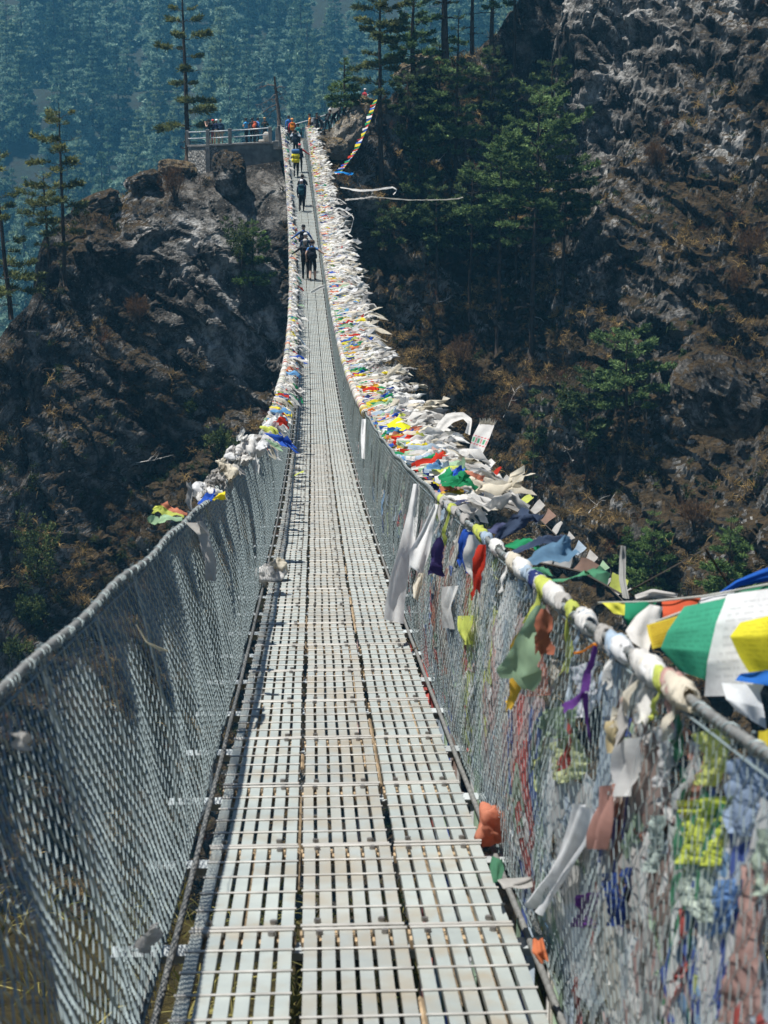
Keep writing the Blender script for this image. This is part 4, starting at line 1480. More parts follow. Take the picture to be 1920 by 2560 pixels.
tag(mb.build('string', M_CLOTH), 'short orange string trailing from the right handrail above the purple ribbon', 'string')

# white cloths wound round the near right handrail
for n_, (y, rr, wd, c, lb) in enumerate(((6.6, .030, .20, WHITE, 'thick white cloth twisted round the right handrail beside the red flag'), (6.0, .032, .15, CREAM, 'cream and gold cloth wound round the right handrail'), (5.75, .036, .24, WHITE, 'white cloth knot swelling on the right handrail after the cream winding'),
        (5.35, .028, .20, DBLUE, 'dark violet-blue winding on the right handrail'), (4.95, .034, .26, WHITE, 'bluish white cloth wound on the handrail where the flag string is tied'), (4.35, .030, .16, WHITE, 'white band round the right handrail beside the orange string'), (4.05, .026, .08, GREYW, 'grey loop of cloth round the right handrail under the green flag'), (3.55, .032, .22, WHITE, 'white band on the right handrail below the big white flag'), (3.25, .028, .18, CREAM, 'cream wrap nearest the camera on the right handrail'))):
    ang = np.linspace(0, 6.283 * 1.02, 17)
    seg = np.linspace(-.5, .5, 26)
    yc_ = y + seg * wd
    R0 = rail(yc_, 1)
    env = np.sqrt(np.clip(1 - (2 * seg) ** 2, 0, 1))[:, None]
    rad = .017 + (rr - .013) * .72 * env * (.75 + .28 * np.sin(seg[:, None] * 30 * wd * 6 + ang[None] * 1.0 + n_) + .16 * np.sin(3 * ang[None] + 9 * seg[:, None]))
    P = R0[:, None] + np.stack([np.cos(ang)[None] * rad, .03 * np.sin(ang)[None] + 0 * rad, np.sin(ang)[None] * rad], -1)
    P += FR.normal(0, .0022, P.shape)
    cloth_thing('cloth_wrap', P, c, lb, 'wrapped cloth')

for k_ in range(30):
    y = 3.0 + 6.8 * FR.random()
    rr = FR.uniform(.014, .022); wd = FR.uniform(.08, .22)
    c = [WHITE, WHITE, CREAM, GREYW, GREYW, PBLUE, PINK, LIME][FR.integers(0, 8)]
    ang = np.linspace(0, 6.283 * 1.02, 15); seg = np.linspace(-.5, .5, 18)
    R0 = rail(y + seg * wd, 1)
    env = np.sqrt(np.clip(1 - (2 * seg) ** 2, 0, 1))[:, None]
    rad = .012 + rr * .75 * env * (.8 + .3 * np.sin(seg[:, None] * 14 + ang[None] + k_) + .2 * np.sin(3 * ang[None] + 7 * seg[:, None]))
    P = R0[:, None] + np.stack([np.cos(ang)[None] * rad, .03 * np.sin(ang)[None] + 0 * rad, np.sin(ang)[None] * rad], -1) + FR.normal(0, .002, (18, 15, 3))
    parts_ = [(P, c)]
    if FR.random() < .8:
        if y > 4.8 and FR.random() < .5: parts_.append((strip(R0[8] + np.array([.015, 0, .01]), (1, FR.normal(0, .4), FR.normal(.1, .3)), FR.uniform(.08, .2), FR.uniform(.04, .09), FR, 9, 5, .4, 0, .1, .6, .3), faded(pick(FR, .4))))
        e = R0[9] + np.array([-.015, 0, -.01])
        parts_.append((strip(e, (FR.uniform(-.35, .1), FR.normal(0, .4), -1), FR.uniform(.07, .2), FR.uniform(.03, .07), FR, 9, 5, .4, 0, .08, .6, .3, wn=(.5, 1, 0)), c))
    cloth_thing('cloth_wrap', parts_, None, f"small {CNAME[c]} rag knotted round the right handrail {'close to the camera' if y < 5 else ('beside the thick white windings' if y < 7.5 else 'near the red hanging flag')}", 'wrapped cloth', 'small rags knotted round the right handrail')

# left railing: big white bundles and the small bunches of flags
for px, py, d_, sz, c, lb in ((540, 985, 13.2, .115, WHITE, 'largest white cloth bundle knotted on the left handrail'), (514, 974, 13.0, .085, WHITE, 'white bundle touching the largest one on the left handrail'), (490, 1012, 12.2, .09, CREAM, 'cream bundle just below the white ones on the left handrail'), (472, 1033, 11.6, .055, GREYW, 'small grey twist on the left handrail between two bundles'), (450, 1052, 11.0, .072, WHITE, 'single white puff on the left handrail nearest the camera')):
    c0 = rail_at(px, -1) + np.array([0, 0, .05])
    sz *= project(c0)[2] / d_
    parts_ = []
    for q in range(9):
        dv = (FR.normal(0, .7), FR.normal(0, .6), FR.normal(.35, .5))
        parts_.append((crumple(strip(c0 + FR.normal(0, .2, 3) * sz, dv, sz * FR.uniform(.9, 1.7), sz * FR.uniform(.8, 1.5), FR, 14, 10, .25, .25, .12, 1.1, .25, curl=FR.uniform(-.3, .5)), sz * .10, 1.6 / sz, q), c if FR.random() < .85 else GREYW))
    for q in range(2):
        u = np.linspace(0, math.pi, 26)[:, None]; v = np.linspace(0, 6.283, 40)[None]
        rr = sz * FR.uniform(.35, .55) * (1 + .14 * np.sin(3 * v + 2 * u + q) + .10 * np.sin(7 * v - 3 * u + 2 * q))
        o_ = FR.normal(0, .38 * sz, 3)
        parts_.append((crumple(c0 + o_ + np.stack([rr * np.sin(u) * np.cos(v), rr * np.sin(u) * np.sin(v) * 1.2, rr * np.cos(u) * .8], -1), sz * .42, .8 / sz, q), c))
    cloth_thing('cloth_bundle', parts_, None, lb, 'cloth bundle')
for px, py, d_, c, sz, dv, lb in (
    (585, 930, 14.6, SKY, .30, (.7, -.4, .15), 'sky blue prayer flag in the bright bunch on the left handrail'),
    (575, 938, 14.3, RED, .26, (.9, -.2, .1), 'red prayer flag in the bright bunch on the left handrail'),
    (570, 925, 14.6, WHITE, .30, (.3, -.4, .3), 'white prayer flag topping the bright bunch on the left handrail'),
    (578, 945, 14.0, (.05, .30, .65), .24, (.9, -.3, -.1), 'deep blue prayer flag under the red one in the bright bunch'),
    (398, 1120, 10.0, LIME, .16, (-.8, -.2, .35), 'lime prayer flag pointing left off the left handrail'),
    (405, 1112, 10.0, SALMON, .15, (-.4, -.2, .2), 'salmon prayer flag beside the lime one on the left handrail'),
    (395, 1130, 9.8, PGREEN, .16, (-.8, -.1, .05), 'pale green prayer flag lowest in the bunch left of the handrail'),
    (415, 1100, 10.3, GREYW, .16, (-.1, -.1, .9), 'grey prayer flag standing behind the salmon one on the left handrail'),
    (430, 1092, 10.4, BLUE, .15, (.3, -.2, .25), 'royal blue prayer flag on the left handrail beside the yellow one'),
    (442, 1080, 10.6, YELLOW, .12, (.9, -.1, .15), 'small yellow prayer flag on the left handrail under the white puff'),
    (600, 890, 17.5, GREEN, .35, (.8, -.3, -.1), 'green prayer flag on the left handrail uphill of the bright bunch'),
    (612, 868, 19, SKY, .35, (.9, -.3, .05), 'blue scarf end on the left handrail beyond the green flag'),
):
    r0 = rail_at(px, -1) + np.array([0, -.02, .03])
    sz *= min(1.3, project(r0)[2] / d_) * (.75 if px > 560 else 1)
    P = strip(r0, dv, sz * 1.2, sz * .75, FR, 12, 6, .35, .1, .1, .6, .2)
    cloth_thing('prayer_flag', P, c, lb, 'prayer flag')
on_net('scarf', [[(398, 1130), (422, 1126)], [(412, 1150), (432, 1148)], [(415, 1180), (432, 1180)], [(425, 1215), (447, 1212)], [(440, 1255), (448, 1255)]], GREYW, 'dirty white scarf looped over the left handrail and hanging on the net', -1, .04, 'scarf', .02, 20)
on_net('rag', [[(2, 1582), (18, 1578)], [(8, 1600), (28, 1598)], [(20, 1618), (38, 1615)]], GREYW, 'small dirty white rag on the left net at the picture edge', -1, .03)
on_net('string', [[(264, 1350), (267, 1348)], [(285, 1388), (289, 1384)], [(312, 1402), (313, 1397)], [(334, 1406), (334, 1401)]], (.62, .55, .38), 'thin tan string poking through the left net', -1, .05, 'string', .001)
on_net('rag', [[(268, 2045), (288, 2060)], [(290, 2015), (308, 2040)], [(315, 1990), (325, 2015)]], GREYW, 'pale rag snagged low on the left net near a crossbeam', -1, .03, rip=.014)

# loose things lying on the deck
yk = deck_at(1255 * 1.157)
c0 = bpt(yk, -.50, .0)
parts_ = []
for q in range(3):
    u = np.linspace(0, math.pi * .98, 26)[:, None]; v = np.linspace(0, 6.283, 40)[None]
    rr = .085 * FR.uniform(.75, 1.05) * (1 + .15 * np.sin(3 * v + 2 * u + q) + .12 * np.sin(6 * v - 4 * u + 2 * q))
    parts_.append((crumple(c0 + np.array([(.0, .0, .06), (.05, .05, .13), (-.06, .0, .06)][q]) + np.stack([rr * np.sin(u) * np.cos(v), rr * np.sin(u) * np.sin(v), rr * np.cos(u) * .85], -1), .035, 9.0, q), (WHITE, CREAM, WHITE)[q]))
cloth_thing('tissue', parts_, None, 'crumpled white and cream tissue lying at the left edge of the deck', 'tissue')
c0 = bpt(deck_at(1030 * 1.157), -.50, .01)
cloth_thing('rag', strip(c0, (1, .1, .25), .22, .10, FR, 10, 5, .5, -.1, .06, .5, .1), LIME, 'scrap of lime yellow cloth lying on the left edge of the deck', 'rag')
spot('scarf', [[(672, 628, 70), (672, 634, 70)], [(690, 618, 69.5), (690, 626, 69.5)], [(706, 613, 69), (706, 620, 69)], [(730, 612, 68.6), (730, 617, 68.6)]], WHITE, 'white scarf blown right across the deck behind the nearest walkers', rip=.03, n=16)
c0 = bpt(deck_at(1815 * 1.157), .60, .02)
u = np.linspace(0, math.pi * .98, 30)[:, None]; v = np.linspace(0, 6.283, 44)[None]
rr = .07 * (1 + .12 * np.sin(3 * v + 2 * u) + .09 * np.sin(5 * v - 5 * u))
cloth_thing('rag', crumple(c0 + np.array([0, 0, .03]) + np.stack([rr * np.sin(u) * np.cos(v) * .8, rr * np.sin(u) * np.sin(v), rr * np.cos(u)], -1), .035, 11.0, 3), SALMON, 'salmon-orange cloth balled up at the right edge of the deck', 'rag')
spot('scarf', [[(1075, 1905, 5.4), (1095, 1925, 5.3)], [(1110, 1900, 5.45), (1120, 1920, 5.35)], [(1150, 1890, 5.5), (1150, 1910, 5.45)]], GREYW, 'dirty grey cloth tied round the deck cable on the right', 'rag', rip=.02)
spot('rag', [[(1150, 2030, 4.75), (1172, 2025, 4.75)], [(1150, 2060, 4.7), (1180, 2055, 4.7)], [(1165, 2080, 4.7), (1185, 2075, 4.7)]], (.70, .22, .10), 'orange rag on the end of a crossbeam at the lower right', 'rag', rip=.012)
spot('rag', [[(1063, 1850, 5.6), (1085, 1855, 5.6)], [(1058, 1875, 5.55), (1090, 1880, 5.55)], [(1065, 1905, 5.5), (1080, 1905, 5.5)]], (.08, .22, .13), 'dark green rag below the salmon cloth at the right deck edge', 'rag', rip=.012)
for rows, c, lb in (
    ([[(1245, 1735), (1295, 1745)], [(1222, 1810), (1275, 1825)], [(1190, 1885), (1236, 1905)], [(1140, 1950), (1185, 1975)]], (.86, .86, .85), 'broad dirty white scarf slanting down the right net to the deck edge'),
    ([[(1465, 1720), (1560, 1715)], [(1450, 1790), (1545, 1790)], [(1440, 1860), (1530, 1865)]], (.66, .74, .12), 'big lime yellow rag behind the right net, lower right'),
    ([[(1440, 1865), (1525, 1870)], [(1455, 1930), (1535, 1935)], [(1495, 1990), (1545, 1985)]], (.60, .68, .58), 'pale greenish white rag hanging under the big lime one'),
    ([[(1535, 1900), (1590, 1890)], [(1530, 1960), (1580, 1950)], [(1505, 2020), (1545, 2015)]], (.20, .36, .66), 'mid-blue rag beside the pale greenish one, lower right'),
    ([[(1590, 1860), (1655, 1850)], [(1575, 1990), (1640, 1985)], [(1545, 2110), (1615, 2105)], [(1535, 2200), (1600, 2200)]], (.50, .32, .28), 'long dusty pink cloth hanging at the lower right corner'),
    ([[(1395, 1760), (1425, 1755)], [(1385, 1820), (1415, 1820)], [(1370, 1880), (1400, 1880)]], (.62, .72, .66), 'narrow mint-white rag left of the big lime one'),
    ([[(1160, 1610), (1235, 1580)], [(1180, 1650), (1245, 1640)], [(1195, 1690), (1240, 1680)]], (.50, .54, .30), 'olive flag with a torn point on the right net, half way up'),
    ([[(1100, 1420), (1165, 1390)], [(1110, 1470), (1180, 1450)], [(1120, 1500), (1170, 1500)]], (.55, .22, .16), 'rust-red crumpled cloth behind the right net under the golden flag'),
    ([[(985, 1440), (1030, 1430)], [(975, 1500), (1015, 1510)], [(965, 1580), (990, 1590)]], (.74, .74, .72), 'long pale cloth behind the right net close to the deck'),
    ([[(965, 1265), (990, 1265)], [(958, 1310), (985, 1315)], [(962, 1355), (980, 1358)]], WHITE, 'lumpy white cloth on the right net beside the shorter white scarf'),
    ([[(995, 1330), (1028, 1328)], [(998, 1362), (1025, 1365)], [(1008, 1392), (1022, 1392)]], LIME, 'lime yellow scrap on the right net under the lumpy white cloth'),
    ([[(1320, 1560), (1350, 1555)], [(1318, 1590), (1348, 1595)], [(1325, 1625), (1342, 1622)]], (.74, .60, .34), 'bulging straw-yellow bag-like rag on the right net below the purple ribbon'),
    ([[(1165, 1530), (1235, 1515)], [(1155, 1560), (1230, 1570)], [(1170, 1590), (1215, 1590)]], (.42, .55, .34), 'green and cream rag lying along the right net, half way up'),
    ([[(1410, 1570), (1440, 1565)], [(1405, 1640), (1432, 1640)], [(1400, 1690), (1425, 1690)]], (.60, .60, .60), 'grey tube of cloth hanging high on the right net'),
    ([[(1560, 1640), (1625, 1630)], [(1550, 1720), (1620, 1720)], [(1560, 1800), (1605, 1800)]], (.36, .46, .62), 'dusty blue cloth behind the right net at the right edge'),
    ([[(1300, 1700), (1345, 1690)], [(1290, 1760), (1325, 1765)], [(1285, 1830), (1310, 1830)]], (.62, .34, .28), 'salmon and brown rag behind the net beside the broad white scarf'),
    ([[(1350, 1600), (1395, 1590)], [(1340, 1660), (1385, 1660)], [(1335, 1720), (1370, 1720)]], (.78, .77, .74), 'clean white rag behind the net right of the straw-yellow one'),
    ([[(1490, 1580), (1560, 1570)], [(1480, 1640), (1545, 1640)], [(1490, 1690), (1530, 1690)]], (.66, .70, .22), 'second lime rag, smaller and higher than the big one'),
    ([[(1615, 1790), (1680, 1780)], [(1600, 1860), (1670, 1860)], [(1610, 1930), (1660, 1930)]], (.52, .62, .50), 'sage green cloth behind the net at the right edge'),
    ([[(1230, 1440), (1280, 1420)], [(1225, 1500), (1275, 1490)], [(1235, 1550), (1262, 1545)]], (.70, .70, .74), 'bluish white rag behind the net under the golden flag'),
    ([[(1240, 1930), (1275, 1925)], [(1235, 1970), (1270, 1970)], [(1225, 2000), (1275, 1998)]], PURPLE, 'violet triangle of cloth low on the right net'),
    ([[(1290, 1880), (1350, 1870)], [(1295, 1940), (1345, 1935)], [(1305, 2000), (1325, 1990)]], (.05, .10, .34), 'dark blue cloth low behind the right net'),
):
    on_net('rag', rows, c, lb, 1, .012 if 'broad' in lb or 'lumpy' in lb or 'straw' in lb else -.012, rip=.012, f=11.0)


# ---- strings of prayer flags in the air
def flag_string(line, cols, fw, fh, label, hang=(0, 0, -1), rip=.05, name='prayer_flag_string', ext=(), nn=6):
    line = np.array([list(q) for q in line])
    seg = np.linspace(0, 1, len(line))
    f_ = lambda t: np.stack([np.interp(t, seg, line[:, k]) for k in range(3)], -1)
    root = tag(empty(name, f_(0.0).tolist()), label, 'prayer flags')
    o0 = np.array(root.location)
    mb = MB(); tq = np.linspace(0, 1, 40)
    mb.tube(f_(tq) - o0, .006 if fw < .3 else .008, 5, (.12, .11, .10))
    for e_ in ext:
        mb.tube(np.array([list(q) for q in e_]) - o0, .005, 5, (.12, .11, .10))
    mb.build('cord', M_CLOTH, root)
    Ltot = np.linalg.norm(np.diff(f_(tq), axis=0), axis=1).sum()
    for k_, c in enumerate(cols):
        t0 = (k_ + .08) / len(cols); t1 = t0 + min(.9 / len(cols), fw / Ltot)
        tt = np.linspace(t0, t1, nn)
        top = f_(tt)
        hv = unit(np.array(hang) + FR.normal(0, .18, 3))
        s = np.linspace(0, 1, nn)[:, None]
        P = top[None] + hv * (fh * FR.uniform(.8, 1.1) * s)[..., None]
        ph = FR.uniform(0, 6.28)
        dn = unit(np.cross(top[-1] - top[0], hv))
        P = P + dn * (rip * s * np.sin(np.linspace(0, 4, nn)[None] + ph + 2 * s))[..., None]
        mb = MB(); mb.grid(P - o0, shade(c, P, FR))
        mb.build('flag', M_CLOTH, root, True)
    return root


rb = [YELLOW, GREEN, RED, WHITE, BLUE]
flag_string([P16(815, 214, 118), P16(800, 262, 114), P16(775, 320, 110), P16(752, 352, 107), P16(737, 371, 105)], [rb[k % 5] for k in range(44)], .34, .42, 'rainbow string of bright prayer flags slanting down from the ridge pine to the right handrail', (-.9, -.15, -.45), .06, nn=4)
flag_string([P16(1042, 1008, 19), P16(1110, 1070, 17.5), P16(1190, 1145, 16.2), P16(1270, 1225, 15), P16(1345, 1297, 14)], [WHITE, RED, GREYW, PINK, LIME, GREYW, BROWN, GREYW, GREYW, PBLUE, GREYW, PGREEN, GREYW, GREYW], .16, .15, 'dark cord with small weathered grey flags slanting down right in front of the brown slope', (.75, .2, .7), .03, ext=((rail(np.array(23.0), 1), P16(1042, 1008, 19)), (P16(1345, 1297, 14), P16(1500, 1450, 12.2), (6.2, 10.5, -6.9))))
flag_string([P16(1165, 1216, 8.4), P16(1200, 1222, 8.3), P16(1255, 1235, 8.2), P16(1305, 1262, 8.1), P16(1345, 1285, 8.0)], [GREYW, (.45, .45, .44), BROWN, (.10, .26, .16), LIME], .10, .085, 'short string of grey, brown and green flags beyond the right handrail', (.3, .1, .9), .02, ext=((rail(np.array(7.6), 1), P16(1165, 1216, 8.4)), (P16(1345, 1285, 8.0), rail(np.array(5.3), 1) + np.array([.9, 1.6, -.3]), (3.9, 8.4, -5.4))))
spot('scarf', [[(1345, 1292, 7.6), (1360, 1294, 7.6)], [(1337, 1250, 7.7), (1352, 1252, 7.7)], [(1338, 1205, 7.8), (1352, 1205, 7.8)], [(1341, 1178, 7.8), (1352, 1180, 7.8)]], (.42, .42, .40), 'thin grey scarf blown straight up beyond the right handrail', rip=.01)
spot('scarf', [[(1372, 1285, 7.4), (1372, 1300, 7.4)], [(1410, 1272, 7.4), (1410, 1292, 7.4)], [(1440, 1278, 7.4), (1440, 1296, 7.4)], [(1465, 1282, 7.4), (1462, 1300, 7.4)]], GREYW, 'crumpled grey cloth beyond the handrail at the foot of the upright grey scarf', rip=.018)

# the big flags close to the camera at the right edge: two strings
def big_string(line, flagspec, label):
    line = [P16(*q) for q in line]
    root = tag(empty('prayer_flag_string', line[0]), label, 'prayer flags')
    o0 = np.array(root.location)
    mb = MB(); mb.tube(np.array([list(q) for q in line]) - o0, .004, 5, (.6, .6, .55)); mb.build('cord', M_CLOTH, root, True)
    for rows, c, lb in flagspec:
        P = patch([[P16(*q) for q in row] for row in rows], 44, 32, .006, 5.0, nrm=(0, -1, .3))
        P = P + unit((0, -1, .3)) * (.0022 * fbm(P.reshape(-1, 3) * 16, 3, 5)).reshape(P.shape[:2])[..., None]
        mb = MB(); C_ = shade(c, P, FR)
        if lb and 'printed' in lb:
            for i_ in range(4, 40, 4): C_[i_:i_ + 2, 3:28] = C_[i_:i_ + 2, 3:28] * np.array([.62, .5, .35])
        elif 'large' in lb:
            for i_ in range(5, 40, 3):
                for j_ in range(5, 27):
                    if FR.random() < .62: C_[i_, j_] = C_[i_, j_] * .78
        mb.grid(P - o0, C_)
        f = mb.build('flag', M_CLOTH, root, True)
        if lb: f['label'] = lb
    return root


big_string([(1292, 1302, 4.95), (1400, 1300, 4.9), (1520, 1288, 4.85), (1659, 1262, 4.8), (1760, 1240, 4.8)], [
    ([[(1300, 1302, 4.94), (1350, 1301, 4.92)], [(1325, 1325, 4.90), (1352, 1330, 4.9)]], (.72, .70, .10), 'yellow-green flag'),
    ([[(1350, 1301, 4.92), (1420, 1299, 4.9)], [(1348, 1335, 4.88), (1395, 1345, 4.87)], [(1362, 1360, 4.87), (1375, 1360, 4.87)]], (.03, .28, .15), 'dark green flag'),
    ([[(1430, 1299, 4.9), (1515, 1290, 4.86)], [(1432, 1325, 4.86), (1500, 1318, 4.84)], [(1430, 1345, 4.86), (1480, 1340, 4.84)]], (.72, .13, .06), 'red flag'),
    ([[(1515, 1290, 4.86), (1590, 1276, 4.84)], [(1512, 1312, 4.82), (1580, 1300, 4.80)]], (.78, .78, .80), 'white flag'),
    ([[(1585, 1278, 4.84), (1680, 1258, 4.8)], [(1580, 1310, 4.8), (1680, 1300, 4.78)]], (.05, .32, .18), 'green flag'),
    ([[(1545, 1286, 5.0), (1556, 1290, 5.0)], [(1590, 1254, 5.0), (1600, 1266, 5.0)], [(1640, 1232, 5.0), (1645, 1258, 5.0)], [(1720, 1205, 5.0), (1720, 1245, 5.0)]], (.03, .15, .60), 'blue flag blown upward'),
], 'upper string of large yellow, green, red and white prayer flags at the right edge')
big_string([(1345, 1378, 4.45), (1420, 1342, 4.4), (1500, 1312, 4.35), (1600, 1282, 4.3), (1760, 1262, 4.25)], [
    ([[(1405, 1305, 4.42), (1432, 1312, 4.42)], [(1375, 1330, 4.40), (1425, 1340, 4.40)], [(1352, 1362, 4.38), (1408, 1385, 4.36)], [(1362, 1385, 4.36), (1400, 1410, 4.34)]], (.80, .77, .73), 'white flag doubled over the cord'),
    ([[(1398, 1350, 4.34), (1478, 1326, 4.32)], [(1402, 1375, 4.30), (1470, 1352, 4.28)], [(1408, 1402, 4.28), (1455, 1392, 4.26)]], (.68, .52, .06), 'printed yellow flag'),
    ([[(1478, 1310, 4.30), (1592, 1288, 4.26)], [(1440, 1365, 4.22), (1560, 1345, 4.18)], [(1426, 1400, 4.20), (1545, 1410, 4.15)], [(1470, 1450, 4.20), (1525, 1470, 4.16)]], (.06, .36, .22), 'large green flag'),
    ([[(1570, 1284, 4.22), (1700, 1268, 4.16)], [(1545, 1345, 4.14), (1690, 1330, 4.10)], [(1528, 1430, 4.10), (1680, 1420, 4.06)], [(1524, 1505, 4.10), (1640, 1500, 4.06)]], (.78, .79, .80), 'large white flag'),
    ([[(1600, 1345, 4.02), (1740, 1310, 3.98)], [(1578, 1375, 3.98), (1730, 1370, 3.95)], [(1598, 1420, 3.98), (1720, 1440, 3.95)], [(1625, 1465, 3.98), (1720, 1500, 3.95)]], (.78, .70, .05), 'large yellow flag'),
    ([[(1600, 1455, 3.96), (1720, 1440, 3.9)], [(1588, 1470, 3.95), (1720, 1490, 3.9)]], (.04, .20, .68), 'blue flag below the yellow one'),
    ([[(1560, 1475, 4.02), (1640, 1480, 4.0)], [(1568, 1510, 4.0), (1650, 1530, 3.98)], [(1590, 1535, 4.0), (1655, 1575, 3.98)]], (.74, .76, .80), 'ragged white flag nearest the handrail'),
], 'lower string of the largest prayer flags, green, white and yellow, at the right edge')
spot('prayer_flag', [[(1640, 1580, 3.3), (1690, 1570, 3.2)], [(1634, 1640, 3.28), (1690, 1650, 3.2)], [(1648, 1690, 3.28), (1690, 1720, 3.2)]], (.75, .60, .06), 'golden yellow flag cut by the right picture edge below the big strings', 'prayer flag', rip=.008)

# streamers and rubbish blown from the far mass into the trees
for n_, (pts_, c, lb) in enumerate((
    (((735, 405, 98), (775, 412, 97), (815, 410, 96), (848, 404, 95), (858, 410, 95), (850, 420, 95)), WHITE, 'longest white streamer blown right from the far flags, its end curled'),
    (((745, 432, 96), (785, 428, 95), (805, 425, 94)), GREYW, 'short grey streamer under the longest white one'),
    (((745, 455, 92), (765, 470, 91), (757, 500, 90), (745, 505, 90)), WHITE, 'white streamer curling beside the far flags below the two straight ones'),
    (((805, 425, 96), (880, 432, 97), (930, 432, 98), (985, 430, 99), (1000, 426, 99)), (.35, .34, .30), 'thin pale line sagging between the far flags and the pine with the yellow sling'),
)):
    A = np.array([list(P16(*q)) for q in pts_])
    seg = np.linspace(0, 1, len(A)); tq = np.linspace(0, 1, 24)
    C_ = np.stack([np.interp(tq, seg, A[:, k]) for k in range(3)], -1)
    C_[1:-1] = (C_[:-2] + 2 * C_[1:-1] + C_[2:]) / 4
    w_ = .025 if n_ == 3 else .045
    P = np.stack([C_ + np.array([0, .05 * a, w_ * a]) + FR.normal(0, .015, C_.shape) for a in (-1, -.3, .4, 1)], 1)
    cloth_thing('streamer', P, c, lb, 'streamer')
P = strip(np.array(P16(722, 372, 104)), (1, -.1, -.02), 1.15, .55, FR, 14, 9, .8, .05, .06, .5, .15)
cloth_thing('tarpaulin', P, (.03, .30, .75), 'bright blue tarpaulin scrap at the foot of the rainbow flag string', 'tarpaulin')
g = ground_at(993, 402, 118)
mb = MB(); ang = np.linspace(0, 6.283, 14)
mb.tube(np.stack([.26 * np.cos(ang), .26 * np.sin(ang), .35 + .12 * np.cos(ang)], 1), .055, 6, (.72, .50, .04))
o = mb.build('sling', M_CLOTH, None, True); o.location = ground_at(985, 398, 118) - Vector((0, 0, .1))
tag(o, 'yellow sling looped round the foot of a pine trunk', 'sling')
# ------------------------------------------------------------------ terrace, stairway, boulder
def floor_z(x): return float(np.interp(x, [-15, -7], [-1.30, -.97]))


def stone_mat():
    m, nt, b = mat('rubble_masonry')
    geo = nt.nodes.new('ShaderNodeNewGeometry')
    v = nt.nodes.new('ShaderNodeTexVoronoi'); v.feature = 'DISTANCE_TO_EDGE'; v.inputs['Scale'].default_value = 3.4
    v2 = nt.nodes.new('ShaderNodeTexVoronoi'); v2.inputs['Scale'].default_value = 3.4
    for q in (v, v2): nt.links.new(geo.outputs['Position'], q.inputs['Vector'])
    r = nt.nodes.new('ShaderNodeValToRGB')
    r.color_ramp.elements[0].position = .02; r.color_ramp.elements[0].color = (.06, .055, .05, 1)
    r.color_ramp.elements[1].position = .08; r.color_ramp.elements[1].color = (.30, .28, .25, 1)
    nt.links.new(v.outputs['Distance'], r.inputs['Fac'])
    hs = nt.nodes.new('ShaderNodeMapRange'); hs.inputs['To Min'].default_value = .5; hs.inputs['To Max'].default_value = 1.2
    nt.links.new(v2.outputs['Color'], hs.inputs['Value'])
    mx = nt.nodes.new('ShaderNodeMix'); mx.data_type = 'RGBA'; mx.blend_type = 'MULTIPLY'; mx.inputs[0].default_value = 1
    nt.links.new(r.outputs['Color'], mx.inputs[6]); nt.links.new(hs.outputs[0], mx.inputs[7])
    nt.links.new(mx.outputs[2], b.inputs['Base Color'])
    b.inputs['Roughness'].default_value = .95
    bp = nt.nodes.new('ShaderNodeBump'); bp.inputs['Distance'].default_value = .1
    nt.links.new(v.outputs['Distance'], bp.inputs['Height']); nt.links.new(bp.outputs['Normal'], b.inputs['Normal'])
    return m


M_STONE = stone_mat()
cx_ = [PO(469.5, 365, 125.0), PO(515, 372, 122.6), PO(575, 372, 122.4), PO(677, 360, 122.2), PO(709, 352, 121.9)]
ter = tag(empty('terrace', (cx_[2].x, cx_[2].y, -3.0)), 'rubble stone terrace with a concrete edge beside the far end of the bridge', 'terrace')
to = np.array(ter.location)


def prism(outline, z0, z1, zt=None):
    """Outline (x, y) counter-clockwise, extruded from z0 to z1(x)."""
    n = len(outline)
    lo = np.array([(x, y, z0) for x, y in outline]); hi = np.array([(x, y, z1 if zt is None else zt(x) + z1) for x, y in outline])
    return np.concatenate([lo, hi]), [np.array([[i, (i + 1) % n, n + (i + 1) % n, n + i] for i in range(n)]), np.array([list(range(n, 2 * n))]), np.array([list(range(n - 1, -1, -1))])]


A_, B_, C_, D_, E_ = [(q.x, q.y) for q in cx_]
mb = MB(); v, f = prism([A_, B_, (B_[0] + .9, B_[1] - .02), (B_[0] + .9, 130), (A_[0], 130)], -4.4, -.13, floor_z); mb.add(v - to, f)
mb.build('wall', M_STONE, ter)
mb = MB(); v, f = prism([(B_[0] + .9, B_[1] + .06), (D_[0], D_[1] + .05), (E_[0] + .1, E_[1] + .2), (E_[0] + .1, 130), (B_[0] + .9, 130)], -3.9, -.13, floor_z); mb.add(v - to, f)
mb.build('wall', simple('retaining_wall', (.17, .17, .155), .95, 0, .45, 1.6, .1, .6), ter)
mb = MB(); v, f = prism([(A_[0] - .06, A_[1] - .05), (B_[0] - .03, B_[1] - .08), (D_[0], D_[1] - .07), (E_[0] + .15, E_[1] - .07), (E_[0] + .15, 130.1), (A_[0] - .06, 130.1)], 0, 0)
v[:6, 2] = [floor_z(x) - .127 for x in v[:6, 0]]; v[6:, 2] = [floor_z(x) for x in v[6:, 0]]
mb.add(v - to, f); mb.build('floor', M_CONC, ter)
mb = MB(); mb.box(np.array((deckx(122.5) + .1, 124.2, -1.25)) - to, (3.3, 4.6, .6)); mb.build('landing', M_CONC, ter)
mb = MB(); mb.box(np.array((B_[0] + .14, B_[1] - .16, -2.5)) - to, (.34, .22, 2.2)); mb.build('pilaster', M_CONC, ter)

